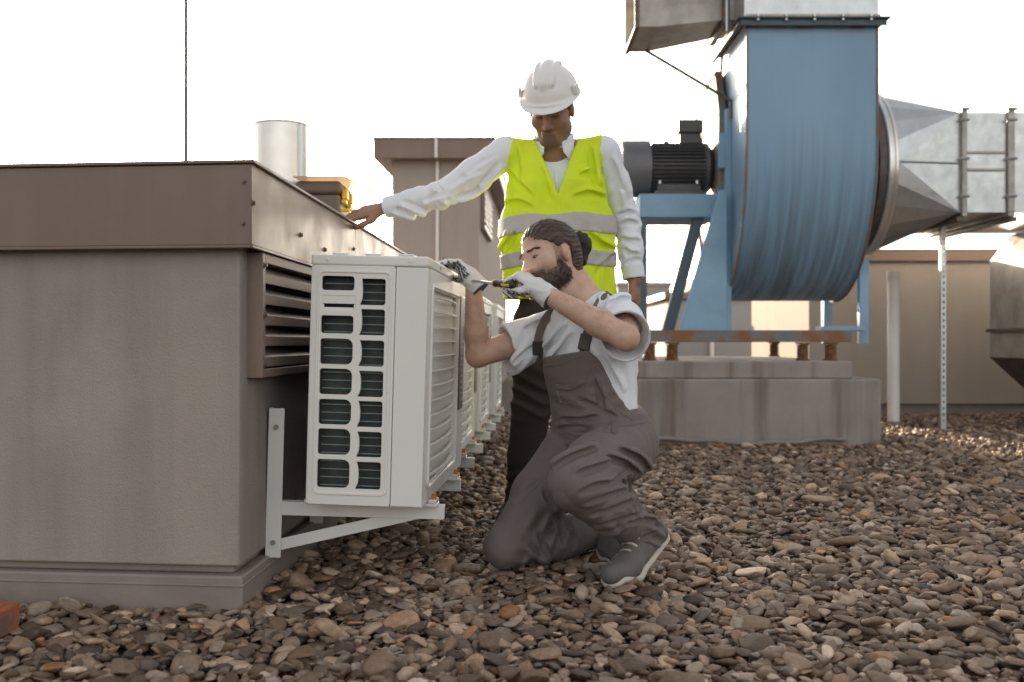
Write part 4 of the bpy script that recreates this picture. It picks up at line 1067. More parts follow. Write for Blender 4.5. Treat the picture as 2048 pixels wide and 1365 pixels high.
def hand_prims(w, d, n, thumb_sign, curls, spread=0.03, k=1.0, thumb=None, r=0.0088, palm=1.0):
    """palm and five fingers. w wrist, d towards knuckles, n = back of hand normal,
    thumb_sign: +1 if the thumb lies on the side d x n; curls = 4 triples of bend angles (deg), index first"""
    d = unit(d); n = unit(V3(n)-d*(V3(n) @ d)); sd = np.cross(d, n)*thumb_sign; w = V3(w)
    pr = []
    kn = [w+d*(0.090-0.006*abs(i-1))*k+sd*(0.030-0.0195*i)*k for i in range(4)]
    for i in range(4): pr.append(cone(w+d*0.012*k+sd*(0.018-0.012*i)*k, kn[i], 0.0155*k*palm, 0.0125*k*palm))
    pr.append(ell(w+d*0.048*k, V3(0.050, 0.041*palm, 0.0165*palm)*k, np.stack([d, sd, n])))
    L = [(0.042, 0.026, 0.022), (0.047, 0.029, 0.024), (0.043, 0.028, 0.023), (0.034, 0.021, 0.020)]
    for i in range(4):
        p = kn[i].copy(); ang = 0.0; rr = r*k*(1.0 if i < 3 else 0.9)
        base = unit(d+sd*spread*(1.5-i))
        for j in range(3):
            ang += R(curls[i][j]); v = base*math.cos(ang)-n*math.sin(ang); q = p+v*L[i][j]*k
            pr.append(cone(p, q, rr*(1.12-0.10*j), rr*(1.04-0.10*j))); p = q
    if thumb is not None:
        p = w+d*0.022*k+sd*0.026*k
        for (a, b_, c_, ln), rr in zip(thumb, (0.0155*palm, 0.0125*palm, 0.0105*palm)):
            q = p+unit(d*a+sd*b_+n*c_)*ln*k; pr.append(cone(p, q, rr*k, rr*0.88*k)); p = q
    return pr

# ------------------------------------------------------------------ materials for people
def col_mat(name, rough=0.6, sss=0.0, bump=0.0, bscale=200, bdist=0.001, sheen=0.0, var=0.08, vscale=30, translucent=0.0, weave=0.0):
    m, n, l, b = newmat(name)
    at = n.new('ShaderNodeAttribute'); at.attribute_name = 'col'
    tc = n.new('ShaderNodeTexCoord'); t = n.new('ShaderNodeTexNoise'); t.inputs['Scale'].default_value = vscale; t.inputs['Detail'].default_value = 6
    l.new(tc.outputs['Object'], t.inputs['Vector'])
    mr = n.new('ShaderNodeMapRange'); mr.inputs['From Min'].default_value = .3; mr.inputs['From Max'].default_value = .7; mr.inputs['To Min'].default_value = 1-var; mr.inputs['To Max'].default_value = 1+var
    l.new(t.outputs['Fac'], mr.inputs['Value'])
    mx = n.new('ShaderNodeMix'); mx.data_type = 'RGBA'; mx.blend_type = 'MULTIPLY'; mx.inputs[0].default_value = 1
    l.new(at.outputs['Color'], mx.inputs[6]); l.new(mr.outputs['Result'], mx.inputs[7]); l.new(mx.outputs[2], b.inputs['Base Color'])
    b.inputs['Roughness'].default_value = rough
    if sss: b.inputs['Subsurface Weight'].default_value = sss; b.inputs['Subsurface Radius'].default_value = (0.010, 0.004, 0.002); b.inputs['Subsurface Scale'].default_value = 0.6
    if sheen: b.inputs['Sheen Weight'].default_value = sheen
    if bump:
        bp = n.new('ShaderNodeBump'); bp.inputs['Strength'].default_value = bump; bp.inputs['Distance'].default_value = bdist
        t2 = n.new('ShaderNodeTexNoise'); t2.inputs['Scale'].default_value = bscale; t2.inputs['Detail'].default_value = 3
        l.new(tc.outputs['Object'], t2.inputs['Vector']); l.new(t2.outputs['Fac'], bp.inputs['Height']); l.new(bp.outputs['Normal'], b.inputs['Normal'])
    if translucent:
        tr = n.new('ShaderNodeBsdfTranslucent'); ms = n.new('ShaderNodeMixShader'); ms.inputs[0].default_value = translucent
        l.new(mx.outputs[2], tr.inputs['Color']); l.new(b.outputs[0], ms.inputs[1]); l.new(tr.outputs[0], ms.inputs[2]); l.new(ms.outputs[0], n['Material Output'].inputs['Surface'])
    return m
MAT['skin'] = col_mat('skin', 0.5, sss=0.15, bump=0.3, bscale=420, bdist=0.0012, var=0.13, vscale=28)
MAT['glove'] = col_mat('glove', 0.9, bump=0.5, bscale=700, bdist=0.0015, var=0.05, vscale=60)
MAT['white_cotton'] = M_('white_cotton', (0.84, 0.865, 0.92), 0.9, var=0.02, vscale=5, bump=0.18, bscale=900, bdist=0.001, sheen=0.1, translucent=0.10, wrinkle=(7.0, 0.012, 0.55, (1.0, 1.0, 0.45)))
MAT['white_shirt'] = M_('white_shirt', (0.83, 0.85, 0.91), 0.85, var=0.02, vscale=5, bump=0.12, bscale=900, bdist=0.001, translucent=0.12, wrinkle=(7.5, 0.012, 0.55, (0.6, 1.0, 0.8)))
MAT['overall'] = M_('overall', (0.140, 0.113, 0.106), 0.75, var=0.06, vscale=10, bump=0.25, bscale=900, bdist=0.001, sheen=0.05, wrinkle=(6.0, 0.014, 0.6, (1.0, 0.7, 0.7)))
MAT['trouser'] = M_('trouser', (0.034, 0.024, 0.018), 0.9, var=0.15, vscale=8, bump=0.25, bscale=700, bdist=0.001, wrinkle=(6.0, 0.014, 0.6, (1.0, 1.0, 0.6)))
MAT['hivis'] = M_('hivis', (0.74, 0.90, 0.015), 0.6, var=0.03, vscale=12, bump=0.12, bscale=700, bdist=0.001, translucent=0.18, wrinkle=(4.5, 0.010, 0.45, (1.0, 1.0, 0.5)))
MAT['tape'] = M_('tape', (0.42, 0.385, 0.365), 0.45, var=0.05, vscale=20)
MAT['helmet'] = M_('helmet', (0.76, 0.74, 0.74), 0.28, var=0.02, vscale=4)
MAT['hair'] = M_('hair', (0.060, 0.034, 0.021), 0.5, var=0.22, vscale=90, bump=0.8, bscale=220, bdist=0.004, spec=0.6)
MAT['hair_col'] = col_mat('hair_col', 0.45, bump=0.5, bscale=300, bdist=0.002, var=0.15, vscale=120)
MAT['hair_dark'] = M_('hair_dark', (0.020, 0.012, 0.009), 0.6, var=0.4, vscale=80, bump=0.6, bscale=260, bdist=0.003)
MAT['buckle'] = M_('buckle', (0.05, 0.045, 0.043), 0.4, var=0.1)
MAT['shoe'] = M_('shoe', (0.125, 0.110, 0.102), 0.75, var=0.2, vscale=25, bump=0.3, bscale=500, bdist=0.001)
MAT['sole'] = M_('sole', (0.52, 0.46, 0.39), 0.7, var=0.1, vscale=20)
MAT['boot'] = M_('boot', (0.03, 0.024, 0.02), 0.7, var=0.2, vscale=20)
MAT['eye_white'] = M_('eye_white', (0.24, 0.20, 0.18), 0.2, var=0.03)
MAT['iris'] = M_('iris', (0.03, 0.018, 0.010), 0.12, var=0.1)
MAT['chrome'] = M_('chrome', (0.62, 0.62, 0.63), 0.22, metal=0.95, var=0.04)
MAT['black_rubber'] = M_('black_rubber', (0.022, 0.022, 0.022), 0.5, var=0.1)
# ------------------------------------------------------------------ kneeling man
def wp(px, py, d): return np.array(W(px, py, d))
def strands(name, roots, dirs, lengths, r, mat, parent, droop=0.0, seed=1, jitter=0.15):
    g = np.random.default_rng(seed); n = len(roots); rings = 4
    roots = np.asarray(roots); dirs = dirs/np.linalg.norm(dirs, axis=1)[:, None]
    dirs = dirs+g.normal(0, jitter, dirs.shape); dirs /= np.linalg.norm(dirs, axis=1)[:, None]
    u = np.cross(dirs, g.normal(size=(n, 3))); u /= np.linalg.norm(u, axis=1)[:, None]; w = np.cross(dirs, u)
    bend = g.normal(0, 0.25, (n, 1))
    v = np.zeros((n, rings, 3, 3))
    for i in range(rings):
        t = i/(rings-1)
        c = roots+dirs*(lengths[:, None]*t)+u*bend*(lengths[:, None]*t*t)+np.array([0, 0, -droop])*t*t*lengths[:, None]
        rr = r*(1-0.85*t)
        for k in range(3):
            a = 2*math.pi*k/3; v[:, i, k] = c+(u*math.cos(a)+w*math.sin(a))*rr
    f = []
    for i in range(rings-1):
        for k in range(3): f.append((i*3+k, i*3+(k+1) % 3, i*3+3+(k+1) % 3, i*3+3+k))
    f = (np.array(f)[None]+(np.arange(n)*rings*3)[:, None, None]).reshape(-1, 4)
    me = np_mesh(name, v.reshape(-1, 3)-np.array(origin_of(parent)), f)
    o = bpy.data.objects.new(name, me); COL.objects.link(o); o.parent = parent; me.materials.append(mat); return o
def vnormals(v, f):
    n = np.zeros_like(v); fn = np.cross(v[f[:, 2]]-v[f[:, 0]], v[f[:, 3]]-v[f[:, 1]])
    for i in range(4): np.add.at(n, f[:, i], fn)
    return n/(np.linalg.norm(n, axis=1)[:, None]+1e-12)
def hit(fld, px, py, d0=2.5, d1=4.6):
    "first point of a field's surface along the pixel's line of sight"
    ds = np.arange(d0, d1, 0.002); p = np.stack([(px-CX)*ds/F, ds, CAMZ-(py-CY)*ds/F], 1)
    ij = np.round((p-fld.lo)/fld.h).astype(int); ok = ((ij >= 0) & (ij < np.array(fld.D.shape))).all(1)
    p, ij = p[ok], ij[ok]
    if not len(p): return None
    m = fld.D[ij[:, 0], ij[:, 1], ij[:, 2]] < 0
    return p[np.argmax(m)] if m.any() else None
def interp_px(pts, n):
    pts = np.array(pts, float); t = np.linspace(0, len(pts)-1, n); return [(np.interp(x, range(len(pts)), pts[:, 0]), np.interp(x, range(len(pts)), pts[:, 1])) for x in t]
def creases(fld, paths, r=0.008, depth=0.006, ridge=0.005, side=1):
    "cloth creases: a groove along each path on the surface with a soft ridge beside it"
    todo = []
    for path in paths:
        pts = [hit(fld, *q) for q in interp_px(path, 13)]; pts = [q for q in pts if q is not None]
        if len(pts) < 4: continue
        pts = np.array(pts)
        if np.linalg.norm(np.diff(pts, axis=0), axis=1).max() > 0.06: continue
        for _ in range(3): pts[1:-1] = 0.25*pts[:-2]+0.5*pts[1:-1]+0.25*pts[2:]
        todo.append(pts)
    for pts in todo:
        n = len(pts); tw = V3(0, 0, CAMZ)-pts.mean(0); tw = unit(tw); dv = unit(pts[-1]-pts[0]); sv = np.cross(dv, tw)
        if sv[2] < 0: sv = -sv
        t = np.linspace(0, 1, n); env = np.sin(np.pi*np.clip(t*0.92+0.06, 0, 1))
        rr = r*(0.55+0.45*env); ctr = pts+tw*(rr-depth*env)[:, None]
        if ridge:
            r2 = r*1.25; c2 = pts+sv*side*(r*1.5)-tw*(r2-ridge*env)[:, None]
            fld.add([cone(c2[i], c2[i+1], r2, r2) for i in range(n-1)], 0.014)
        fld.sub([cone(ctr[i], ctr[i+1], rr[i], rr[i+1]) for i in range(n-1)], 0.010)

pel = V3(0.29, 3.27, 0.40); nek = wp(1172, 605, 3.30)
LS, RS = wp(1240, 645, 3.18), wp(1095, 665, 3.42)
LE, LW = wp(1252, 676, 2.955), wp(1084, 584, 3.105)
RE, RW = wp(955, 712, 3.36), wp(946, 562, 3.33)
LH, RH = wp(1245, 893, 3.20), V3(0.231, 3.33, 0.39)
LK, LA = wp(1150, 968, 2.84), wp(1288, 1062, 3.13)
RK, RA = wp(1010, 1096, 3.10), V3(0.30, 3.36, 0.065)
up = unit(nek-pel); lf = unit((LS-RS)-up*((LS-RS) @ up)); fw = np.cross(lf, up)
HK = Head(V3(0.122, 3.255, 0.990), head_frame((-math.cos(R(37)), -math.sin(R(37)), 0), R(6), R(16)), 1.0)
# hands
hdL = unit(wp(1032, 544, 3.14)-LW); hnL = V3(0.45, -0.40, 0.80)
curlL = [(58, 60, 42), (68, 70, 46), (76, 74, 50), (84, 76, 50)]
handL = hand_prims(LW, hdL, hnL, -1, curlL, 0.02, 1.02, thumb=[(0.75, 0.35, -0.75, 0.042), (0.85, -0.1, -0.5, 0.034), (0.9, -0.3, -0.2, 0.028)], r=0.0098)
hdR = unit(wp(914, 527, 3.34)-RW); hnR = V3(0.72, 0.25, 0.65)
handR = hand_prims(RW, hdR, hnR, 1, [(52, 22, 10), (50, 24, 12), (48, 24, 14), (46, 26, 16)], 0.03, 0.95, thumb=[(0.6, 0.6, -0.5, 0.040), (0.8, 0.3, -0.5, 0.032), (0.85, 0.1, -0.5, 0.026)], r=0.0098)

fb = Field((-0.34, 2.72, -0.02), (0.56, 3.58, 1.14), 0.004)
HK.build(fb)
fb.add(cone(HK.P(-0.035, 0, -0.03), nek-up*0.01+fw*-0.01, 0.060, 0.062), 0.025)
fb.add(cone(HK.P(0.02, 0, -0.085), nek+fw*0.03, 0.034, 0.05), 0.03)
fb.add(cone(pel+up*0.02, pel+up*0.30, 0.128, 0.138, (fw, 0.68)), 0.03); fb.add(cone(pel+up*0.30, nek-up*0.07, 0.138, 0.085, (fw, 0.66)), 0.04)
fb.add([cone(LS, nek-up*0.03, 0.052, 0.052), cone(RS, nek-up*0.03, 0.052, 0.052)], 0.03)
def limb(a, b_, c, r, k=0.025): return [cone(a, lerp(a, b_, .45), r[0], r[1]), cone(lerp(a, b_, .45), b_, r[1], r[2]), cone(b_, lerp(b_, c, .3), r[2], r[3]), cone(lerp(b_, c, .3), c, r[3], r[4])]
fb.add(limb(LS, LE, LW, (0.052, 0.049, 0.038, 0.0415, 0.026)), 0.016)
fb.add(limb(RS, RE, RW, (0.052, 0.048, 0.038, 0.039, 0.025)), 0.016)
fb.add(limb(LH, LK, LA, (0.080, 0.066, 0.044, 0.042, 0.034)), 0.02); fb.add(limb(RH, RK, RA, (0.080, 0.062, 0.040, 0.038, 0.034)), 0.02)
fb.add([cone(LA, LA+V3(-0.06, -0.10, -0.075), 0.032, 0.03), cone(RA, RA+V3(0.03, -0.05, -0.02), 0.032, 0.03)], 0.02)
small = hand_prims(LW, hdL, hnL, -1, curlL, 0.02, 1.0, thumb=[(0.75, 0.35, -0.75, 0.042), (0.85, -0.1, -0.5, 0.034), (0.9, -0.3, -0.2, 0.028)], r=0.0066, palm=0.72)
fb.add(small, 0.006)
fb.add(hand_prims(RW, hdR, hnR, 1, [(52, 22, 10), (50, 24, 12), (48, 24, 14), (46, 26, 16)], 0.03, 0.93, thumb=[(0.6, 0.6, -0.5, 0.040), (0.8, 0.3, -0.5, 0.032), (0.85, 0.1, -0.5, 0.026)], r=0.0066, palm=0.72), 0.006)
def hair_clip(x, y, z):
    q = HK.loc(np.stack([x, y, z], 1)); f_, l_, u_ = q[:, 0], np.abs(q[:, 1]), q[:, 2]
    front = f_-(0.074-0.55*np.maximum(0, l_-0.035)-0.9*np.maximum(0, 0.055-u_))     # receding hairline at the temples
    side = np.where(f_ > -0.035, 0.018-u_-0.10*np.maximum(0, l_-0.06), -1)              # above the ear
    side = np.where((f_ > 0.012) & (f_ < 0.036) & (l_ > 0.05), -0.03-u_, side)           # sideburn
    return np.maximum(front, side)
def beard_clip(x, y, z):
    q = HK.loc(np.stack([x, y, z], 1)); f_, l_, u_ = q[:, 0], np.abs(q[:, 1]), q[:, 2]
    line = np.where(f_ > 0.075, -0.047, np.where(f_ > 0.02, -0.050-0.12*np.maximum(0, f_-0.045)+0.9*np.maximum(0, 0.034-f_), -0.02+0.2*(0.02-f_)))
    line = np.where((f_ < 0.034) & (f_ > 0.008), np.maximum(line, 0.015), line)
    back = -0.0-f_-0.45*np.maximum(0, -0.03-u_)+0.004
    lip = 0.020-np.hypot(l_*0.85, (u_+0.0685)*1.7)
    lip = np.where(f_ > 0.06, lip, -1)
    return np.maximum(np.maximum(u_-line, back), lip)
SK = np.array([0.55, 0.35, 0.26])
def paintK(v):
    c = np.tile(SK, (len(v), 1)); q = HK.loc(v)
    d = np.linalg.norm((q-np.array([0.092, 0, -0.068]))/np.array([0.016, 0.026, 0.013]), axis=1)
    m = np.clip(1.25-d, 0, 1)[:, None]; c = c*(1-0.75*m)+np.array([0.36, 0.19, 0.155])*0.75*m
    for s_ in (-1, 1):                       # ears and cheeks a little redder
        d = np.linalg.norm((q-np.array([-0.005, s_*0.08, -0.005]))/0.035, axis=1); m = np.clip(1.2-d, 0, 1)[:, None]*0.35
        c = c*(1-m)+np.array([0.52, 0.25, 0.18])*m
    # stubble at the beard's edge, fine hair at the hairline
    near = np.linalg.norm(q, axis=1) < 0.15
    bd = beard_clip(v[:, 0], v[:, 1], v[:, 2]); hd_ = hair_clip(v[:, 0], v[:, 1], v[:, 2])
    m = (np.where(near & (q[:, 2] < 0.03) & (q[:, 0] > -0.02), np.clip(1-bd/0.014, 0, 1)*np.clip((q[:, 2]+0.112)/0.02, 0, 1), 0)*0.55)[:, None]; c = c*(1-m)+np.array([0.17, 0.10, 0.07])*m
    m = (np.where(near & (q[:, 2] > 0.02), np.clip(1-hd_/0.010, 0, 1), 0)*0.5)[:, None]; c = c*(1-m)+np.array([0.17, 0.10, 0.07])*m
    return c
def make_person(fld, mat, col, label, base):
    v, f = fld.mesh(1); me = np_mesh('person', v-base, f, col(v)); o = bpy.data.objects.new('person', me); COL.objects.link(o)
    o.location = base; me.materials.append(mat); return tag(o, label, 'person')
K = make_person(fb, MAT['skin'], paintK, 'kneeling bearded person in grey overalls turning a screwdriver at the air conditioner', V3(0.2, 3.2, 0.0))

# eyes, brows
make_eyes(HK, K, 0.75, (-0.003, -0.0008), MAT['hair'])
for s_ in (-1, 1):
    rt, dr = [], []
    g2 = np.random.default_rng(3+s_)
    for i in range(170):
        t = g2.random(); l_ = 0.010+0.040*t; arch = 0.0235-0.004*t+0.004*math.sin(t*2.4)+g2.normal(0, 0.0018)*(1-0.5*t)
        if s_ > 0 and t < 0.35: arch -= 0.003
        rt.append(HK.P(0.0968-0.50*max(0, l_-0.012), s_*l_, arch)); dr.append(HK.A[1]*s_*1.0+HK.A[2]*(0.35-0.6*t)+HK.A[0]*-0.25)
    strands('eyebrow', rt, np.array(dr), np.full(170, 0.009), 0.0008, MAT['hair'], K, seed=5+s_)

# hair: swept back over the skull to a bun
fh = Field(HK.c-0.20, HK.c+0.20, 0.0035)
fh.add(ell(HK.P(-0.018, 0, 0.040), V3(0.103, 0.0835, 0.090), HK.A), 0.0)
fh.add(ell(HK.P(-0.055, 0, 0.005), V3(0.066, 0.074, 0.078), HK.A), 0.02)
fh.add(cone(HK.P(-0.055, 0.028, -0.04), HK.P(-0.085, 0.02, -0.10), 0.040, 0.022), 0.02)
fh.clip(hair_clip, 0.006)
hw = waves(5, 260.0); 
def comb(x, y, z):
    q = HK.loc(np.stack([x, y, z], 1)); a = np.arctan2(q[:, 1], q[:, 2]+0.02)
    return 0.0018*np.sin(a*38+9*q[:, 0]+3*np.sin(q[:, 0]*40))+0.0010*np.sin(a*97+20*q[:, 0])
fh.disp(comb)
HB = np.array([0.058, 0.032, 0.020])
def hair_col(v):
    q = HK.loc(v); a = np.arctan2(q[:, 1], q[:, 2]+0.02)
    t = 0.5+0.22*np.sin(a*41+6*q[:, 0])+0.18*np.sin(a*73+11*q[:, 0]+1)+0.16*np.sin(a*121+2)+0.1*np.sin(q[:, 0]*60+a*9)
    return HB*np.clip(0.35+1.35*t, 0.3, 2.2)[:, None]
def beard_col(v):
    q = HK.loc(v); a = np.arctan2(q[:, 1], q[:, 0]+0.02)
    t = 0.5+0.2*np.sin(a*60+30*q[:, 2])+0.2*np.sin(a*113+1+40*q[:, 2])+0.15*np.sin(a*171+60*q[:, 2])
    edge = np.clip(-beard_clip(v[:, 0], v[:, 1], v[:, 2])/0.018, 0, 1)
    return (HB*np.clip(0.4+1.0*t, 0.3, 1.8)[:, None])*edge[:, None]+np.array([0.20, 0.12, 0.085])*(1-edge[:, None])
hair = sdf_part('hair', fh, MAT['hair_col'], K, col=hair_col, smooth=1)
fbun = Field(HK.P(-0.118, 0, 0.045)-0.09, HK.P(-0.118, 0, 0.045)+0.09, 0.003)
bc = HK.P(-0.136, 0.020, 0.036)
fbun.add(ell(bc, V3(0.034, 0.038, 0.044), HK.A), 0).add(ell(HK.P(-0.126, 0.018, -0.004), V3(0.018, 0.022, 0.034), HK.A), 0.01).add(ell(HK.P(-0.104, 0.012, 0.036), V3(0.024, 0.022, 0.022), HK.A), 0.015)
def swirl(x, y, z):
    q = HK.loc(np.stack([x, y, z], 1)); a = np.arctan2(q[:, 2]-0.034, q[:, 1]-0.016); r_ = np.hypot(q[:, 2]-0.034, q[:, 1]-0.016)
    return 0.002*np.sin(5*a+260*r_+150*q[:, 0])
fbun.disp(swirl); part_bun = sdf_part('bun', fbun, MAT['hair_dark'], hair, smooth=1)
# loose strands: swept-back surface hairs, ponytail wisps
vn = vnormals(fh.v, fh.f); g = np.random.default_rng(7); sel = g.choice(len(fh.v), 2600)
back = -HK.A[0]*1.0+HK.A[2]*-0.35
dd = back[None]-vn[sel]*(vn[sel] @ back)[:, None]+vn[sel]*0.03
qsel = HK.loc(fh.v[sel]); keep = (qsel[:, 2] > -0.045) & ~((qsel[:, 2] < 0.0) & (qsel[:, 0] > -0.03))
strands('loose_hair', fh.v[sel][keep]-vn[sel][keep]*0.0005, (dd)[keep], g.uniform(0.012, 0.028, keep.sum()), 0.0005, MAT['hair'], K, seed=8, jitter=0.06)
wm = MB()
tp = HK.P(-0.10, 0.02, -0.085)
for i in range(16):
    a = g.uniform(-1, 1); b_ = g.uniform(-1, 1); L = g.uniform(0.06, 0.115)
    pts = [tp+V3(0.006*a, 0.006*b_, 0.01)]
    for j in range(1, 7):
        t = j/6; pts.append(tp+V3(L*0.55*t+0.006*a+0.012*b_*t, -0.01*t*b_, -L*0.75*t+0.55*L*max(0, t-0.62)**1.3*(1.5 if i < 7 else 0.5)))
    wm.tube(pts, 0.0016, 4, 0.0003)
part('hair_tail', wm, MAT['hair'], hair, smooth=True)

# beard
fbd = Field(HK.c-0.19, HK.c+0.17, 0.0035)
fbd.add(ell(HK.P(0.030, 0, -0.034), V3(0.069, 0.068, 0.082), HK.A), 0.0)
for s_ in (-1, 1): fbd.add(cone(HK.P(-0.002, s_*0.050, -0.068), HK.P(0.070, s_*0.015, -0.102), 0.0265, 0.0255), 0.03)
fbd.add(ell(HK.P(0.080, 0, -0.108), V3(0.026, 0.030, 0.026), HK.A), 0.02)
fbd.add(cone(HK.P(0.088, -0.020, -0.052), HK.P(0.088, 0.020, -0.052), 0.0105), 0.012)
fbd.clip(beard_clip, 0.005); fbd.disp(lambda x, y, z: 0.0011*waves(9, 420.0)(x, y, z))
beard = sdf_part('beard', fbd, MAT['hair_col'], K, col=beard_col)
vn = vnormals(fbd.v, fbd.f); sel = g.choice(len(fbd.v), 3800); q = HK.loc(fbd.v[sel]); m = (vn[sel]*(fbd.v[sel]-HK.P(0.02, 0, -0.02))).sum(1) > 0.01
sel = sel[m]; dd = vn[sel]*0.55+(-HK.A[2])[None]*0.75+HK.A[0][None]*0.15
strands('beard_hair', fbd.v[sel], dd, g.uniform(0.006, 0.013, len(sel)), 0.0007, MAT['hair'], K, seed=12)

# T-shirt
fs = Field((-0.16, 2.78, 0.36), (0.56, 3.62, 0.96), 0.0038)
fs.add(cone(pel+up*0.03, pel+up*0.29, 0.146, 0.158, (fw, 0.72)), 0.0).add(cone(pel+up*0.29, nek-up*0.065, 0.158, 0.098, (fw, 0.70)), 0.05)
fs.add([cone(LS+(LS-nek)*0.05, nek-up*0.025, 0.066, 0.064), cone(RS+(RS-nek)*0.05, nek-up*0.025, 0.066, 0.064)], 0.03)
sl_e, sr_e = lerp(LS, LE, 0.74), lerp(RS, RE, 0.60)
dL, dR = unit(LE-LS), unit(RE-RS)
capL = (sl_e, unit(dL+V3(0.10, 0, -0.25))); capR = (sr_e, unit(dR+V3(0.25, 0, 0.15)))
fs.add(cone(LS, lerp(LS, LE, 0.85), 0.070, 0.078, cap=capL), 0.03)
fs.add(cone(LS+V3(0.01, 0.0, -0.03), lerp(LS, LE, 0.85)+V3(0.01, 0, -0.035), 0.058, 0.066, cap=capL), 0.03)
fs.add(cone(RS, lerp(RS, RE, 0.72), 0.070, 0.082, cap=capR), 0.03)
fs.add(cone(RS+V3(0, 0, -0.025), lerp(RS, RE, 0.70)+V3(0.015, 0, -0.035), 0.055, 0.068, cap=capR), 0.03)
fs.sub(cone(lerp(LS, LE, 0.42), lerp(LS, LE, 1.0)+V3(0.008, 0, -0.010), 0.050, 0.089), 0.003)
fs.sub(cone(lerp(LS, LE, 0.50)+V3(0.01, 0, -0.032), lerp(LS, LE, 1.0)+V3(0.012, 0, -0.04), 0.044, 0.074), 0.003)
fs.sub(cone(lerp(RS, RE, 0.40), lerp(RS, RE, 1.0)+V3(0.006, 0, -0.016), 0.056, 0.096), 0.004)
fs.disp(ridges(31, 16.0, 0.0036, up*0.6+lf*0.4))
fs.disp(folds(lerp(RS, RE, 0.3)+V3(0.03, -0.03, -0.05), 0.09, dR*0.7+V3(0, 0, 0.5), 0.034, 0.005, 3))
fs.disp(folds(LS+V3(0.0, 0.02, -0.10), 0.10, V3(0.75, 0.1, 0.6), 0.036, 0.0055, 4))
fs.disp(folds(pel+up*0.16+lf*0.13, 0.12, V3(0.9, 0.3, 0.25), 0.040, 0.0025, 6))
fs.disp(folds(pel+up*0.25-lf*0.02+fw*0.1, 0.12, lf*0.9+up*0.3, 0.055, 0.004, 7))
creases(fs, [[(1205, 715), (1222, 750), (1240, 780)], [(1226, 715), (1244, 745), (1266, 785)], [(1248, 712), (1268, 745), (1284, 775)]], 0.007, 0.005, 0.002)
creases(fs, [[(1010, 712), (1035, 690), (1062, 668)], [(1030, 728), (1052, 705), (1076, 690)], [(1052, 660), (1075, 648), (1098, 640)], [(1090, 700), (1110, 680), (1130, 655)], [(1100, 725), (1125, 700), (1145, 670)]], 0.008, 0.006, 0.005)
creases(fs, [[(1218, 612), (1240, 598), (1262, 600)], [(1230, 640), (1252, 622), (1272, 622)], [(1205, 598), (1218, 584), (1240, 578)], [(1262, 700), (1272, 680), (1280, 655)]], 0.007, 0.006, 0.004)
ncut = cone(nek-up*0.015+fw*0.012, nek+unit(HK.P(-0.03, 0, -0.03)-nek)*0.14, 0.066, 0.078)
fs.sub(ncut, 0.008)
def under_bib(x, y, z):
    q = np.stack([x, y, z], 1)-pel; a_ = q @ up; th = np.degrees(np.abs(np.arctan2((q @ lf)/0.16, (q @ fw)/0.115)))
    return np.interp(th, [0, 30, 42, 58, 82, 125, 180], [0.285, 0.287, 0.250, 0.150, 0.070, 0.072, 0.13])-0.02-a_
fs.clip(under_bib, 0.004)
shirt = sdf_part('t_shirt', fs, MAT['white_cotton'], K)

# overalls: trousers, bib, straps
fo = Field((-0.16, 2.70, -0.02), (0.58, 3.62, 0.80), 0.0045)
fo.add(ell(pel+up*-0.005-fw*0.035, V3(0.135, 0.165, 0.125), np.stack([fw, lf, up])), 0.0)
fo.add(cone(pel-up*0.0, pel+up*0.055, 0.160, 0.158, (fw, 0.76), cap=(pel+up*0.085, up)), 0.03)
fo.add(cone(LH, lerp(LH, LK, 0.55), 0.112, 0.095), 0.03).add(cone(lerp(LH, LK, 0.55), LK, 0.095, 0.074), 0.02)
fo.add(cone(LK, lerp(LK, LA, 0.5), 0.074, 0.074), 0.015).add(cone(lerp(LK, LA, 0.5), LA+V3(0.004, 0.0, -0.015), 0.074, 0.066, cap=(LA+V3(0, 0, -0.03), unit(LA-LK)+V3(0, 0, -0.2))), 0.025)
fo.add(cone(RH, lerp(RH, RK, 0.55), 0.108, 0.090), 0.02).add(cone(lerp(RH, RK, 0.55), RK+V3(0, 0, 0.002), 0.090, 0.068), 0.02)
fo.add(cone(RK+V3(0.0, 0, 0.004), lerp(RK, RA, 0.5)+V3(0, 0, 0.015), 0.070, 0.068), 0.015).add(cone(lerp(RK, RA, 0.5)+V3(0, 0, 0.015), RA+V3(-0.02, 0, 0.012), 0.072, 0.060), 0.02)
fo.disp(ridges(61, 13.0, 0.0075, LK-LH))
bk_ = lerp(LK, LA, 0.12)*0.5+lerp(LH, LK, 0.86)*0.5
fo.disp(folds(wp(1205, 975, 2.98), 0.10, V3(0.15, 0.55, 0.85), 0.030, 0.0145, 11, bend=V3(1, 0.6, 0)))
fo.disp(folds(wp(1225, 1040, 3.02), 0.085, unit(LA-LK), 0.034, 0.0119, 12))
fo.disp(folds(wp(1262, 930, 3.10), 0.09, unit(LK-LH)+V3(0.3, 0, 0.3), 0.036, 0.0102, 13))
fo.disp(folds(wp(1140, 880, 3.12), 0.09, V3(0.2, 0, 1), 0.034, 0.0102, 14))
fo.disp(folds(wp(1100, 1090, 3.10), 0.10, V3(0.9, 0.2, -0.5), 0.045, 0.0110, 15))
fo.disp(folds(wp(1060, 1130, 3.06), 0.07, V3(0.4, 0.2, 1.0), 0.028, 0.0085, 16))
fo.disp(folds(wp(1290, 1060, 3.10), 0.06, V3(0.2, 0.2, 1.0), 0.026, 0.0102, 17))
fo.clip(lambda x, y, z: -(z+0.012), 0.01)
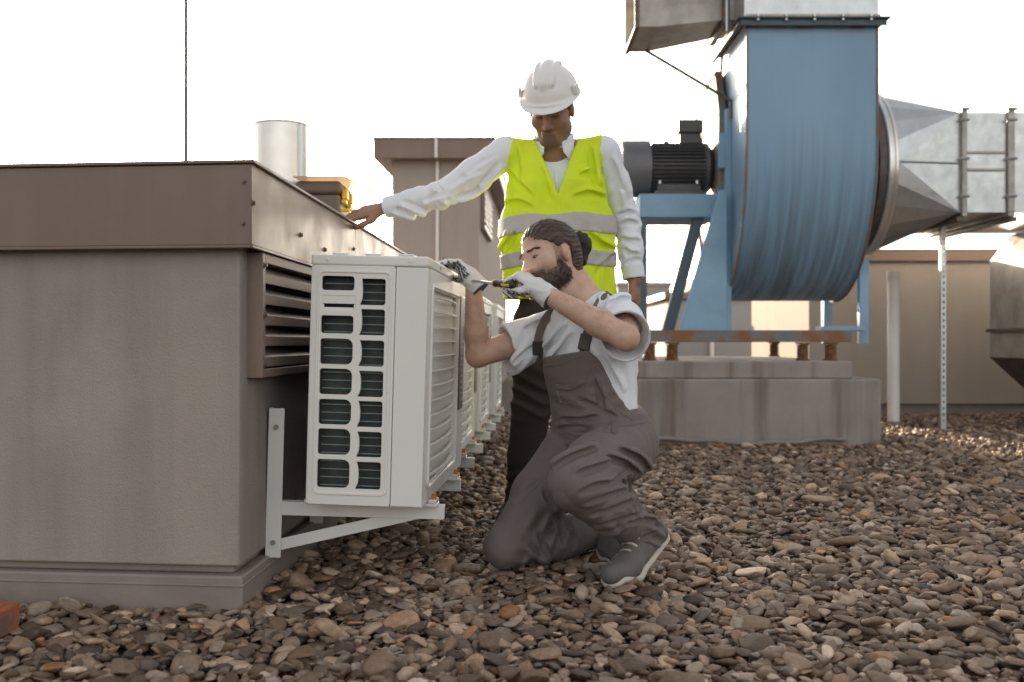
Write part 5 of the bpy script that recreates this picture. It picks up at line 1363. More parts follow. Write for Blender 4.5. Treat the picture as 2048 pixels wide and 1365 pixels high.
creases(fo, [[(1160, 990), (1195, 972), (1230, 968)], [(1172, 1010), (1210, 996), (1252, 982)], [(1180, 1033), (1225, 1022), (1266, 1003)], [(1192, 1053), (1235, 1046), (1272, 1032)],
             [(1155, 950), (1190, 938), (1228, 925)], [(1222, 968), (1245, 952), (1266, 932)], [(1262, 1000), (1272, 975), (1280, 945)], [(1110, 935), (1145, 915), (1190, 898)],
             [(1215, 915), (1255, 930), (1290, 960)], [(1240, 900), (1280, 918), (1306, 950)]], 0.009, 0.0065, 0.004)
creases(fo, [[(1090, 984), (1100, 1000), (1112, 1015)], [(1062, 1092), (1078, 1106), (1097, 1116)], [(1078, 1066), (1086, 1090), (1096, 1110)], [(1018, 1132), (1045, 1142), (1078, 1138)],
             [(1108, 1030), (1125, 1060), (1130, 1090)], [(1040, 1000), (1060, 975), (1085, 955)], [(1130, 1040), (1150, 1070), (1150, 1095)], [(1060, 960), (1085, 935), (1112, 925)]], 0.009, 0.006, 0.004, -1)
creases(fo, [[(1215, 1078), (1255, 1066), (1300, 1058)], [(1240, 1092), (1275, 1082), (1312, 1066)], [(1255, 1050), (1285, 1040), (1310, 1042)]], 0.007, 0.007, 0.005)
# bib over the shirt
fbib = Field((-0.02, 2.95, 0.36), (0.56, 3.60, 0.80), 0.0045)
fbib.add(cone(pel+up*0.03, pel+up*0.29, 0.168, 0.174, (fw, 0.78)), 0.0).add(cone(pel+up*0.29, nek-up*0.065, 0.174, 0.112, (fw, 0.76)), 0.05)
fbib.disp(folds(pel+up*0.14+fw*0.11, 0.10, up*0.9+lf*0.35, 0.045, 0.004, 21)); fbib.disp(folds(pel+up*0.08+fw*0.1+lf*0.06, 0.10, up, 0.030, 0.0045, 22)); fbib.disp(ridges(66, 16, 0.003, up))
creases(fbib, [[(1118, 858), (1160, 850), (1215, 850)], [(1125, 838), (1165, 842), (1200, 832)], [(1160, 800), (1195, 815), (1235, 838)], [(1225, 850), (1260, 842), (1295, 838)], [(1190, 760), (1200, 790), (1205, 815)]], 0.008, 0.006, 0.004)
def bib_clip(x, y, z):
    q = np.stack([x, y, z], 1)-pel; a_ = q @ up; l_ = q @ lf; f_ = q @ fw
    th = np.degrees(np.abs(np.arctan2(l_/0.16, f_/0.115)))
    h = np.interp(th, [0, 30, 42, 58, 82, 125, 180], [0.285, 0.287, 0.250, 0.150, 0.070, 0.072, 0.13])
    return (a_-h)*0.7
fbib.clip(bib_clip, 0.004)
sl = fo._sl(fbib.lo, fbib.lo+fbib.h*np.array(fbib.D.shape), 0)
# merge the bib field into the trousers by resampling (both grids share the same step)
off_ = np.round((fbib.lo-fo.lo)/fo.h).astype(int); sh = fbib.D.shape
a0 = np.maximum(off_, 0); a1 = np.minimum(off_+sh, fo.D.shape); b0 = a0-off_; b1 = b0+(a1-a0)
tgt = tuple(slice(a0[i], a1[i]) for i in range(3)); src = tuple(slice(b0[i], b1[i]) for i in range(3))
fo.D[tgt] = smin(fo.D[tgt], fbib.D[src], 0.012)
ov = sdf_part('overalls', fo, MAT['overall'], K)
# belt seam, loop, pocket flap, straps and buckles lie on the cloth surface found by sight lines
def on(fld, pts, lift=0.003):
    out = []
    for px, py in pts:
        h_ = hit(fld, px, py)
        if h_ is not None: out.append(h_+unit(V3(0, 0, CAMZ)-h_)*lift)
    return out
def band(pts, w, t, fld, name, mat, parent):
    "flat strap following points on a surface"
    mb = MB(); vs = []; m = len(pts)
    for i, p in enumerate(pts):
        d = unit(pts[min(i+1, m-1)]-pts[max(i-1, 0)]); nrm = unit(V3(0, 0, CAMZ)-p); nrm = unit(nrm-d*(nrm @ d)); s_ = np.cross(d, nrm)
        vs += [p-s_*w/2, p+s_*w/2, p+s_*w/2+nrm*t, p-s_*w/2+nrm*t]
    fs_ = [(4*i+q, 4*i+(q+1) % 4, 4*i+4+(q+1) % 4, 4*i+4+q) for i in range(m-1) for q in range(4)]+[(3, 2, 1, 0), tuple(4*(m-1)+q for q in range(4))]
    return part(name, mb.add(vs, fs_), mat, parent, bevel=0.001)
for path in ([(1082, 735), (1075, 705), (1075, 680), (1082, 655), (1094, 632), (1104, 622)], [(1166, 715), (1168, 690), (1174, 665), (1184, 635), (1196, 606), (1214, 586), (1222, 580)]):
    p = on(fs, interp_px(path, 16), 0.0)
    if len(p) > 3:
        for _ in range(4): p = [p[0]]+[0.25*p[i-1]+0.5*p[i]+0.25*p[i+1] for i in range(1, len(p)-1)]+[p[-1]]
        p = [q_+unit(V3(0, 0, CAMZ)-q_)*0.006 for q_ in p]
        p.append(p[-1]+V3(0.03, 0.05, -0.015)); st_ = band(p, 0.027, 0.005, fs, 'strap', MAT['overall'], ov)
        c = p[3]; nrm = unit(V3(0, 0, CAMZ)-c); dn = unit(p[2]-p[5]); s_ = np.cross(dn, nrm)
        Mb = Matrix(((s_[0], dn[0], nrm[0], c[0]), (s_[1], dn[1], nrm[1], c[1]), (s_[2], dn[2], nrm[2], c[2]), (0, 0, 0, 1)))
        part('buckle', MB().box((-0.019, -0.026, 0.004), (0.019, 0.026, 0.012), Mb), MAT['buckle'], st_, bevel=0.004)
p = on(fo, interp_px([(1112, 770), (1140, 775), (1172, 757)], 10), 0.0)
if len(p) > 3: band(p, 0.022, 0.003, fo, 'pocket_flap', MAT['overall'], ov)
for path in ([(1088, 733), (1120, 728), (1150, 718), (1184, 702)], [(1114, 782), (1122, 806), (1150, 806), (1176, 792), (1173, 768)], [(1182, 712), (1190, 745), (1206, 785), (1232, 820), (1266, 842)]):
    p = on(fo, interp_px(path, 18), -0.001)
    if len(p) > 6: band(p, 0.0075, 0.0028, fo, 'hem', MAT['overall'], ov)
p = on(fo, [(1228, 868), (1228, 858), (1227, 848)], 0.0)
if len(p) == 3: band(p, 0.012, 0.005, fo, 'belt_loop', MAT['overall'], ov)
p = on(fo, interp_px([(1118, 868), (1160, 862), (1210, 857), (1260, 850), (1300, 846)], 20), 0.0)
if len(p) > 5: band(p, 0.006, 0.003, fo, 'waist_seam', MAT['overall'], ov)

# fine hair on the forearms
rt, dr = [], []
g3 = np.random.default_rng(77); nb3 = vnormals(fb.v, fb.f)
for a_, b_ in ((LE, LW), (RE, RW)):
    ab = b_-a_; t = ((fb.v-a_) @ ab)/(ab @ ab); dist = np.linalg.norm(fb.v-a_-t[:, None]*ab, axis=1)
    ok = np.nonzero((t > 0.05) & (t < 0.72) & (dist < 0.055))[0]; ok = g3.choice(ok, 420)
    rt.append(fb.v[ok]); dr.append(unit(ab)[None]*0.9+nb3[ok]*0.45)
rt, dr = np.concatenate(rt), np.concatenate(dr)
strands('arm_hair', rt, dr, g3.uniform(0.008, 0.018, len(rt)), 0.00020, MAT['hair'], K, seed=31, jitter=0.35)

# gloves
def glove(prims, wrist, d, n, name_label, fingers_k=0.0045):
    ctr = V3(wrist)+unit(d)*0.06
    fg = Field(ctr-0.15, ctr+0.15, 0.0026)
    fg.add(prims, fingers_k)
    back_ = V3(wrist)-unit(d)*0.042
    fg.add(cone(V3(wrist)+unit(d)*0.02, back_-unit(d)*0.02, 0.033, 0.037, cap=(back_, -unit(d))), 0.02)
    ar = unit(d)
    def rib(x, y, z):
        q = np.stack([x, y, z], 1)-V3(wrist); a_ = q @ ar; s1 = unit(np.cross(ar, V3(n))); s2 = np.cross(ar, s1)
        th = np.arctan2(q @ s1, q @ s2); return 0.0011*np.sin(th*30)*np.clip((0.012-a_)/0.02, 0, 1)
    fg.disp(rib); fg.disp(lambda x, y, z: 0.0009*waves(77, 120.0)(x, y, z))
    nb_ = unit(V3(n)-unit(d)*(V3(n) @ unit(d)))
    def col(v):
        nv = vnormals(fg.v, fg.f); q = v-V3(wrist); a_ = q @ ar
        palm = np.clip((-(nv @ nb_)-0.02)/0.16, 0, 1)*np.clip((a_-0.010)/0.010, 0, 1)
        w1 = waves(101, 520.0, 7)(v[:, 0], v[:, 1], v[:, 2]); dots = np.clip((w1+0.42)*3.0, 0, 1)
        c = np.tile(np.array([0.68, 0.655, 0.64]), (len(v), 1)); m = (palm*dots)[:, None]*0.97
        c = c*(1-m)+np.array([0.028, 0.026, 0.028])*m
        hem = (a_ < -0.0365)[:, None]; return np.where(hem, np.array([0.075, 0.08, 0.10]), c)
    return sdf_part('glove', fg, MAT['glove'], K, col=col, smooth=0, label=name_label)
glove(handL, LW, hdL, hnL, 'white knit glove gripping the screwdriver')
glove(handR, RW, hdR, hnR, 'white knit glove with black dots on the unit edge')

# shoes
def shoe(heel, ball, toe, ankle, upn, sizes=1.0):
    heel, ball, toe, ankle, upn = V3(heel), V3(ball), V3(toe), V3(ankle), unit(upn)
    lo = np.minimum.reduce([heel, ball, toe, ankle])-0.11; hi = np.maximum.reduce([heel, ball, toe, ankle])+0.11
    f = Field(lo, hi, 0.0035)
    f.add(cone(heel+upn*0.028, ball+upn*0.026, 0.036, 0.044), 0.0).add(cone(ball+upn*0.024, toe+upn*0.018, 0.044, 0.036, (upn, 0.82)), 0.02)
    f.add(cone(heel+upn*0.03, ankle+upn*0.01, 0.037, 0.043), 0.02).add(cone(ankle, lerp(ankle, ball, 0.6)+upn*0.03, 0.042, 0.034), 0.025)
    f.clip(lambda x, y, z: -((x-heel[0])*upn[0]+(y-heel[1])*upn[1]+(z-heel[2])*upn[2]) if False else np.full_like(x, -1.0))
    s_ = sdf_part('shoe', f, MAT['shoe'], K)
    f2 = Field(lo, hi, 0.0035)
    f2.add(cone(heel-upn*0.002, ball-upn*0.004, 0.040, 0.0485, (upn, 0.40)), 0.0).add(cone(ball-upn*0.004, toe-upn*0.002, 0.0485, 0.041, (upn, 0.40)), 0.01)
    sdf_part('sole', f2, MAT['sole'], s_)
    side = unit(np.cross(upn, toe-heel)); mb = MB()
    for i in range(4):
        c = lerp(lerp(ankle, ball, 0.5), ball, i/3.5)+upn*(0.070-0.006*i)
        mb.tube([c-side*0.026-upn*0.008, c-side*0.010+upn*0.003, c+side*0.010+upn*0.003, c+side*0.026-upn*0.008], 0.0042, 6)
    part('lace', mb, MAT['sole'], s_, smooth=True); return s_
shoe((0.465, 3.175, 0.088), (0.352, 3.015, 0.016), (0.302, 2.955, 0.018), LA+V3(0.012, 0.01, -0.005), V3(-0.35, -0.48, 0.80))
shoe((0.285, 3.405, 0.105), (0.335, 3.30, 0.020), (0.345, 3.235, 0.018), RA+V3(0.0, -0.01, 0.02), V3(-0.15, -0.55, 0.82))

# screwdriver, a thing of its own
tipP = V3(-0.1935, 3.385, 0.72+124.0*3.385/F); gp = wp(990, 567, 3.185); ax_ = unit(tipP-gp)
sd_ = thing('screwdriver', 'black and yellow screwdriver with long steel shaft held by the kneeling man', 'screwdriver', tuple(tipP))
Ms = Matrix.Translation(Vector(gp)) @ Vector(ax_).to_track_quat('Z', 'Y').to_matrix().to_4x4()
Ls = np.linalg.norm(tipP-gp)
part('shaft', MB().lathe([(0.0001, Ls), (0.0035, Ls-0.003), (0.0035, Ls-0.03), (0.0046, Ls-0.035), (0.0046, 0.0), (0.0001, -0.002)], 14, Ms), MAT['chrome'], sd_, smooth='auto')
hd = part('handle', MB().lathe([(0.004, 0.0), (0.0105, -0.001), (0.0118, -0.008), (0.0118, -0.014), (0.0095, -0.024), (0.0140, -0.045), (0.0150, -0.075), (0.0138, -0.100), (0.007, -0.110)], 16, Ms), MAT['black_rubber'], sd_, smooth='auto')
part('collar', MB().lathe([(0.0047, 0.0035), (0.0122, 0.0030), (0.0126, -0.0005), (0.0108, -0.0012)], 16, Ms), MAT['yellow'], hd, smooth='auto')
for i in range(3):
    a = 2*math.pi*i/3+0.4
    part('grip_stripe', MB().box((-0.004, 0.0105, -0.098), (0.004, 0.0158, -0.055), Ms @ Matrix.Rotation(a, 4, 'Z')), MAT['yellow'], hd, bevel=0.002)
# ------------------------------------------------------------------ standing man with helmet and hi-vis vest
pS = wp(1122, 615, 3.95); nS = wp(1108, 292, 3.95)
sR, sL = wp(1012, 308, 3.96), wp(1206, 305, 3.93)
eR, wR = wp(885, 390, 3.99), wp(768, 417, 4.06)
eL, wL = wp(1253, 440, 4.00), wp(1268, 562, 3.98)
hR, hL = wp(1074, 650, 3.95), wp(1172, 650, 3.95)
kR, kL = wp(1062, 815, 3.90), V3(0.33, 3.92, 0.46)
aR, aL = wp(1040, 1000, 4.00), V3(0.34, 4.02, 0.09)
uS = unit(nS-pS); lS = unit((sL-sR)-uS*((sL-sR) @ uS)); fS = np.cross(lS, uS)
HS = Head(V3(0.154, 3.885, 1.622), head_frame((-math.sin(R(14)), -math.cos(R(14)), 0), R(31), R(0)), 1.05)
hRd = unit(V3(-1, 0.06, -0.20)); hRn = V3(-0.15, -0.60, 0.85)
fbS = Field((-0.80, 3.66, -0.02), (0.66, 4.28, 1.80), 0.0045)
HS.build(fbS, 0.0012)
fbS.add(cone(HS.P(-0.035, 0, -0.03), nS-uS*0.01, 0.062, 0.066), 0.025).add(cone(HS.P(0.02, 0, -0.085), nS+fS*0.03, 0.036, 0.05), 0.03)
fbS.add(cone(pS, pS+uS*0.40, 0.135, 0.150, (fS, 0.66)), 0.03).add(cone(pS+uS*0.40, nS-uS*0.09, 0.150, 0.09, (fS, 0.66)), 0.04)
fbS.add([cone(sL, nS-uS*0.04, 0.055, 0.055), cone(sR, nS-uS*0.04, 0.055, 0.055)], 0.03)
fbS.add(limb(sL, eL, wL, (0.052, 0.048, 0.038, 0.040, 0.028)), 0.02); fbS.add(limb(sR, eR, wR, (0.052, 0.048, 0.038, 0.040, 0.028)), 0.02)
fbS.add(limb(hL, kL, aL, (0.085, 0.075, 0.052, 0.052, 0.038)), 0.03); fbS.add(limb(hR, kR, aR, (0.085, 0.075, 0.052, 0.052, 0.038)), 0.03)
fbS.add([cone(aR, aR+V3(-0.03, -0.10, -0.06), 0.032, 0.03), cone(aL, aL+V3(0.02, -0.10, -0.06), 0.032, 0.03)], 0.02)
fbS.add(hand_prims(wR, hRd, hRn, -1, [(6, 16, 14), (6, 18, 14), (8, 18, 14), (10, 20, 16)], 0.10, 1.14, thumb=[(0.55, 0.75, -0.15, 0.042), (0.85, 0.40, -0.10, 0.034), (0.95, 0.15, -0.05, 0.028)], r=0.0088), 0.007)
fbS.add(hand_prims(wL, V3(0.02, -0.05, -1), V3(0.85, -0.5, 0.0), -1, [(24, 40, 30), (28, 44, 34), (32, 48, 36), (36, 50, 38)], 0.03, 1.0, thumb=[(0.75, 0.5, -0.35, 0.042), (0.9, 0.1, -0.35, 0.034), (0.95, -0.1, -0.3, 0.028)], r=0.0088), 0.007)
DS = np.array([0.275, 0.145, 0.090])
def paintS(v):
    c = np.tile(DS, (len(v), 1)); q = HS.loc(v)
    def blob(p, r, colr, a):
        nonlocal c
        d = np.linalg.norm((q-np.array(p))/np.array(r), axis=1); m = (np.clip(1.3-d, 0, 1)*a)[:, None]; c = c*(1-m)+np.array(colr)*m
    blob((0.092, 0, -0.068), (0.016, 0.028, 0.014), (0.17, 0.075, 0.06), 0.8)
    blob((0.085, 0, -0.098), (0.030, 0.036, 0.026), (0.055, 0.040, 0.034), 0.8)          # goatee stubble
    blob((0.095, 0, -0.052), (0.012, 0.034, 0.006), (0.055, 0.040, 0.034), 0.7)
    for s_ in (-1, 1): blob((0.03, s_*0.058, -0.075), (0.045, 0.025, 0.035), (0.085, 0.052, 0.038), 0.6)
    # paler palms
    return c
S = make_person(fbS, MAT['skin'], paintS, 'standing person in white hard hat and yellow green vest resting a hand on the roof', V3(0.2, 3.95, 0.0))
make_eyes(HS, S, 0.7, (-0.002, -0.0012), MAT['hair_dark'])
for s_ in (-1, 1):
    g2 = np.random.default_rng(13+s_); rt, dr = [], []
    for i in range(150):
        t = g2.random(); l_ = 0.012+0.038*t; rt.append(HS.P(0.0968-0.50*max(0, l_-0.012), s_*l_, 0.025-0.004*t+0.004*math.sin(t*2.4)+g2.normal(0, 0.0016))); dr.append(HS.A[1]*s_+HS.A[2]*(0.3-0.5*t)-HS.A[0]*0.25)
    strands('eyebrow', rt, np.array(dr), np.full(150, 0.008), 0.0008, MAT['hair_dark'], S, seed=25+s_)
# short hair showing below the helmet
fhS = Field(HS.c-0.16, HS.c+0.16, 0.004)
fhS.add(ell(HS.P(-0.016, 0, 0.030), V3(0.103, 0.081, 0.088)*1.05, HS.A), 0.0).add(ell(HS.P(-0.05, 0, 0.0), V3(0.062, 0.068, 0.072)*1.05, HS.A), 0.02)
def hc(x, y, z):
    q = HS.loc(np.stack([x, y, z], 1)); f_, l_, u_ = q[:, 0], np.abs(q[:, 1]), q[:, 2]
    return np.maximum(f_-0.055, np.where(f_ > -0.03, np.where((f_ > 0.01) & (f_ < 0.03), -0.02, 0.01)-u_, -1))
fhS.clip(hc); fhS.disp(lambda x, y, z: 0.001*waves(3, 500.0)(x, y, z)); sdf_part('hair', fhS, MAT['hair_dark'], S)

# helmet
fhl = Field(HS.c-0.24, HS.c+0.28, 0.0032)
hA = HS.A; tiltm = R(-4)
fhl.add(ell(HS.P(-0.010, 0, 0.048), V3(0.134, 0.112, 0.128), hA), 0.0)
fhl.clip(lambda x, y, z: -(HS.loc(np.stack([x, y, z], 1))[:, 2]-0.048)*1.05, 0.004)
# ridges over the crown
for l_, rr in ((0.0, 0.020), (0.034, 0.006), (-0.034, 0.006)):
    pts = []
    for i in range(34):
        a = R(38+i*3.5); pts.append(HS.P(-0.008+(0.116 if l_ == 0 else 0.126)*math.cos(a), l_*(1.0-0.15*abs(i-17)/17), 0.048+(0.110 if l_ == 0 else 0.117)*math.sin(a)))
    fhl.add(chain(pts, [rr*1.05]*34), 0.012)
# visor and rim
fhl.add(ell(HS.P(0.043, 0, 0.052), V3(0.122, 0.108, 0.0085), np.stack([unit(hA[0]-hA[2]*0.16), hA[1], unit(hA[2]+hA[0]*0.16)])), 0.012)
fhl.add(ell(HS.P(-0.010, 0, 0.054), V3(0.143, 0.120, 0.0075), hA), 0.010)
fhl.sub(ell(HS.P(-0.010, 0, 0.040), V3(0.126, 0.104, 0.118), hA), 0.003)
hl = sdf_part('hard_hat', fhl, MAT['helmet'], S, smooth=1, label='white hard hat')
for s_ in (-1, 1):
    c = HS.P(0.030, s_*0.104, 0.082); A_ = np.stack([unit(hA[0]), unit(hA[1]*s_+hA[0]*0.25), hA[2]])
    fsl = Field(c-0.05, c+0.05, 0.003); fsl.add(rbox(c, (0.016, 0.008, 0.018), 0.004, A_), 0); sdf_part('accessory_slot', fsl, MAT['helmet'], hl, smooth=0)

# shirt with long sleeves
fsh = Field((-0.66, 3.70, 0.76), (0.66, 4.22, 1.62), 0.0045)
fsh.add(cone(pS, pS+uS*0.42, 0.155, 0.168, (fS, 0.68)), 0.0).add(cone(pS+uS*0.42, nS-uS*0.10, 0.168, 0.095, (fS, 0.68)), 0.03)
fsh.add([cone(sL, nS-uS*0.060, 0.062, 0.052), cone(sR, nS-uS*0.060, 0.062, 0.052)], 0.02)
def sleeve(a, b_, c, cuff):
    e = lerp(b_, c, 0.97); d_ = unit(c-b_)
    return [cone(a, lerp(a, b_, 0.5), 0.066, 0.062), cone(lerp(a, b_, 0.5), b_, 0.062, 0.055), cone(b_, lerp(b_, c, 0.5), 0.055, 0.052), cone(lerp(b_, c, 0.5), c, 0.052, 0.041, cap=(e, d_))]
fsh.add(sleeve(sL, eL, wL, 1), 0.02); fsh.add(sleeve(sR, eR, wR, 1), 0.02)
fsh.disp(ridges(131, 17.0, 0.0040, V3(0.3, 0, 1)))
fsh.disp(folds(eR+V3(0.02, 0, -0.02), 0.10, unit(wR-eR)+V3(0, 0, 0.5), 0.036, 0.0065, 31)); fsh.disp(folds(lerp(eR, wR, 0.6), 0.10, unit(wR-eR)+V3(0.3, 0, -0.7), 0.040, 0.005, 32))
fsh.disp(folds(lerp(sR, eR, 0.4), 0.10, unit(eR-sR)+V3(0, 0, 0.6), 0.045, 0.0055, 33)); fsh.disp(folds(eL, 0.10, unit(wL-eL)+V3(0.4, 0, 0), 0.036, 0.007, 34))
fsh.disp(folds(lerp(eL, wL, 0.7), 0.08, unit(wL-eL)+V3(-0.3, 0, 0), 0.030, 0.006, 35)); fsh.disp(folds(lerp(sL, eL, 0.5), 0.10, unit(eL-sL)+V3(0.5, 0, 0), 0.050, 0.004, 36))
creases(fsh, [[(1236, 432), (1252, 424), (1268, 428)], [(1240, 452), (1256, 444), (1272, 448)], [(1244, 478), (1258, 484), (1274, 482)], [(1250, 532), (1262, 522), (1278, 520)], [(1228, 360), (1236, 390), (1240, 420)], [(1250, 500), (1260, 510), (1272, 508)], [(1222, 320), (1232, 350), (1244, 380)]], 0.008, 0.005, 0.004)
creases(fsh, [[(872, 368), (884, 388), (898, 404)], [(850, 402), (868, 392), (888, 388)], [(805, 404), (828, 412), (850, 424)], [(900, 372), (930, 352), (960, 340)], [(915, 395), (945, 385), (975, 362)], [(935, 345), (960, 325), (985, 312)], [(790, 420), (812, 424), (832, 430)], [(960, 370), (980, 350), (995, 330)]], 0.008, 0.005, 0.004, -1)
for (a, c) in ((eL, wL), (eR, wR)):      # cuffs
    d_ = unit(c-a); e = lerp(a, c, 0.97); fsh.add(cone(e-d_*0.055, e+d_*0.02, 0.0455, 0.044, cap=(e, d_), cap0=(e-d_*0.055, -d_)), 0.004)
    fsh.sub(cone(e-d_*0.02, e+d_*0.03, 0.034, 0.038), 0.003)
fsh.sub(cone(nS-uS*0.03+fS*0.02, nS+uS*0.10+fS*0.05, 0.062, 0.075), 0.008)
shS = sdf_part('shirt', fsh, MAT['white_shirt'], S)
# collar: stand-up band open at the front plus two leaves
fco = Field(nS-0.16, nS+0.16, 0.003)
cb = nS-uS*0.025; ct = nS+uS*0.062-fS*0.004
fco.add(cone(cb, ct, 0.086, 0.077, cap=(ct, uS), cap0=(cb, -uS)), 0)
fco.sub(cone(cb-uS*0.03, ct+uS*0.02, 0.0815, 0.0705), 0.001)
def co_clip(x, y, z):
    q = np.stack([x, y, z], 1)-cb; l_, f_, a_ = q @ lS, q @ fS, q @ uS
    gap = np.where(f_ > 0.02, 0.022+0.30*a_-np.abs(l_), -1.0)
    return np.maximum(gap, a_-(0.076-0.50*np.maximum(0, f_)))
fco.clip(co_clip, 0.002); sdf_part('collar', fco, MAT['white_shirt'], shS, smooth=1)
for s_ in (-1, 1):
    vs, fs_ = [], []; nc = 13
    for i in range(nc):
        t = i/(nc-1); ang = R(22+t*118)
        at = np.interp(t, [0, 0.35, 1], [0.026, 0.040, 0.062]); ab = np.interp(t, [0, 0.14, 0.45, 1], [-0.020, -0.052, -0.006, 0.025])
        rt_, rb_ = 0.0835, np.interp(t, [0, 0.2, 1], [0.100, 0.102, 0.092])
        dr_ = lS*s_*math.sin(ang)+fS*math.cos(ang)
        for a_, r_ in ((at, rt_), ((at+ab)/2, (rt_+rb_)/2+0.003), (ab, rb_)):
            vs.append(cb+dr_*r_+uS*a_); vs.append(cb+dr_*(r_+0.003)+uS*(a_+0.0005))
    for i in range(nc-1):
        b_ = 6*i
        for (p_, q_) in ((0, 2), (2, 4)):
            fs_.append((b_+p_+1, b_+q_+1, b_+q_+7, b_+p_+7)); fs_.append((b_+p_, b_+p_+6, b_+q_+6, b_+q_))
        fs_.append((b_, b_+1, b_+7, b_+6)); fs_.append((b_+4, b_+10, b_+11, b_+5))
    part('collar_leaf', MB().add(vs, fs_), MAT['white_shirt'], shS, smooth=True)
part('placket', MB().tube([nS+fS*0.112-uS*0.10+lS*0.004, nS+fS*0.124-uS*0.16+lS*0.008, nS+fS*0.128-uS*0.24+lS*0.012], 0.0035, 6), MAT['white_shirt'], shS, smooth=True)

# vest
VC = lambda z_: (z_-1.10)
fv = Field((-0.16, 3.70, 0.84), (0.52, 4.18, 1.60), 0.0045)
ce = lambda z_: V3(pS[0]+(nS[0]-pS[0])*(z_-pS[2])/(nS[2]-pS[2]), 3.95, z_)
fv.add(cone(ce(0.90), ce(1.16), 0.226, 0.224, (fS, 0.60)), 0.0).add(cone(ce(1.16), ce(1.34), 0.222, 0.196, (fS, 0.66)), 0.03).add(cone(ce(1.34), ce(1.42), 0.196, 0.10, (fS, 0.74)), 0.03)
fv.add([cone(sL-lS*0.0, nS-uS*0.060, 0.069, 0.064), cone(sR+lS*0.0, nS-uS*0.060, 0.069, 0.064)], 0.02)
fv.disp(ridges(171, 13.0, 0.0045, V3(0.1, 0, 1))); fv.disp(folds(ce(1.30)+fS*0.12+lS*0.12, 0.12, V3(0.5, 0, 0.8), 0.06, 0.004, 41)); fv.disp(folds(ce(1.12)+fS*0.1-lS*0.18, 0.10, V3(1, 0, 0.3), 0.06, 0.006, 42)); fv.disp(folds(ce(1.0)+fS*0.1+lS*0.16, 0.14, V3(1, 0, 0.4), 0.05, 0.006, 43))
creases(fv, [[(1012, 340), (1035, 368), (1062, 392)], [(1162, 352), (1185, 345), (1208, 340)], [(1030, 296), (1034, 330), (1036, 360)], [(1180, 300), (1184, 335), (1190, 370)], [(1150, 395), (1178, 388), (1206, 395)], [(1010, 410), (1035, 405), (1062, 415)], [(1180, 470), (1200, 490), (1222, 498)], [(1195, 545), (1210, 525), (1226, 510)], [(1008, 500), (1020, 485), (1030, 465)], [(1082, 340), (1088, 370), (1100, 400)]], 0.010, 0.005, 0.004)
def vest_clip(x, y, z):
    q = np.stack([x, y, z], 1); c = np.stack([pS[0]+(nS[0]-pS[0])*(z-pS[2])/(nS[2]-pS[2]), np.full_like(z, 3.95)], 1)
    l_ = (q[:, 0]-c[:, 0])*lS[0]+(q[:, 1]-c[:, 1])*lS[1]; f_ = (q[:, 0]-c[:, 0])*fS[0]+(q[:, 1]-c[:, 1])*fS[1]
    hem = 0.885-z
    lim = np.interp(z, [0.8, 1.165, 1.20, 1.25, 1.36, 1.5, 1.56], [0.30, 0.30, 0.232, 0.204, 0.196, 0.192, 0.19])   # armholes
    arm = np.abs(l_)-lim
    vhalf = np.interp(z, [1.272, 1.53], [-0.004, 0.092]); vn_ = np.where(f_ > 0.0, vhalf-np.abs(l_-0.012), np.where(z > 1.50, 0.082-np.abs(l_), -1.0))
    inner = np.where(z > 1.26, vn_, -1.0)
    return np.maximum(np.maximum(hem, arm), inner)
fv.clip(vest_clip, 0.003); fvD = fv.D.copy()
vest = sdf_part('vest', fv, MAT['hivis'], S, label='yellow green high visibility vest')
for (za, zb) in ((1.135, 1.210), (1.008, 1.068)):
    ft = Field(fv.lo, fv.lo+fv.h*(np.array(fv.D.shape)-1), fv.h); ft.D = fvD-0.0042
    ft.clip(lambda x, y, z: np.maximum(z-(zb+0.02*(x-0.17)+0.004*np.sin(x*30)), (za+0.02*(x-0.17)+0.004*np.sin(x*30))-z), 0.002)
    sdf_part('reflective_band', ft, MAT['tape'], vest)
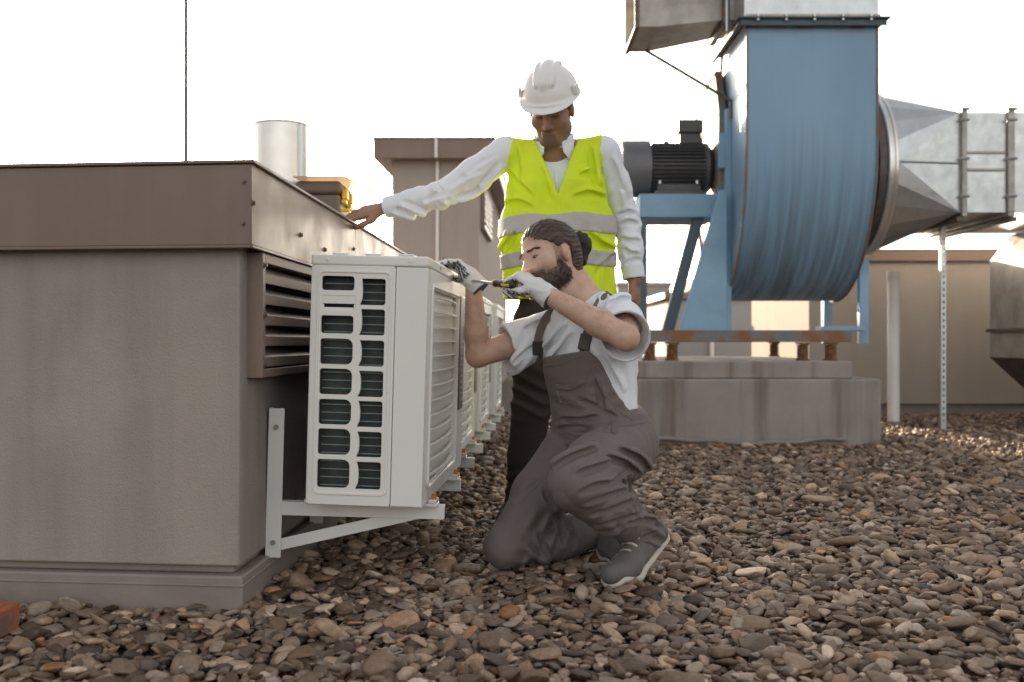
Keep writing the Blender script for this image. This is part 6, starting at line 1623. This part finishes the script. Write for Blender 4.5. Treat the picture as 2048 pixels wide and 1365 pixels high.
part('front_edge', MB().tube([ce(1.275)+fS*0.138+lS*0.012, ce(1.22)+fS*0.143+lS*0.010, ce(1.10)+fS*0.134+lS*0.008, ce(0.92)+fS*0.134+lS*0.006], 0.003, 6), MAT['hivis'], vest, smooth=True)

# trousers and shoes
ftr = Field((-0.12, 3.72, -0.02), (0.52, 4.22, 0.98), 0.005)
ftr.add(cone(pS-uS*0.04, pS+uS*0.08, 0.172, 0.166, (fS, 0.70)), 0.0)
for h_, k_, a_ in ((hR, kR, aR), (hL, kL, aL)):
    ftr.add(cone(h_, lerp(h_, k_, 0.5), 0.100, 0.088), 0.03).add(cone(lerp(h_, k_, 0.5), k_, 0.088, 0.074), 0.03).add(cone(k_, lerp(k_, a_, 0.5), 0.074, 0.070), 0.02).add(cone(lerp(k_, a_, 0.5), a_+V3(0, 0, -0.03), 0.070, 0.066, cap=(a_+V3(0, 0, -0.055), V3(0, 0, -1))), 0.02)
ftr.disp(ridges(191, 15.0, 0.006, V3(0, 0, 1))); ftr.disp(folds(kR+V3(0.0, -0.05, 0.04), 0.11, V3(0.4, 0, 1), 0.04, 0.008, 51)); ftr.disp(folds(aR+V3(0, 0, 0.08), 0.09, V3(-0.3, 0, 1), 0.035, 0.008, 52)); ftr.disp(folds(hR+V3(0, -0.06, -0.10), 0.10, V3(0.7, 0, 1), 0.05, 0.006, 53))
sdf_part('trousers', ftr, MAT['trouser'], S)
def boot(a_, yaw):
    d_ = V3(math.sin(yaw), -math.cos(yaw), 0); b_ = V3(a_[0], a_[1], 0.0); f = Field(b_-V3(0.2, 0.26, 0.03), b_+V3(0.2, 0.2, 0.2), 0.005)
    f.add(cone(b_-d_*0.05+V3(0, 0, 0.045), b_+d_*0.10+V3(0, 0, 0.042), 0.042, 0.046), 0).add(cone(b_+d_*0.10+V3(0, 0, 0.040), b_+d_*0.175+V3(0, 0, 0.034), 0.046, 0.034), 0.02).add(cone(b_-d_*0.02+V3(0, 0, 0.06), a_+V3(0, 0, 0.03), 0.046, 0.05), 0.03)
    f.clip(lambda x, y, z: 0.001-z, 0.004); return sdf_part('shoe', f, MAT['boot'], S)
boot(aR, R(-20)); boot(aL, R(12))
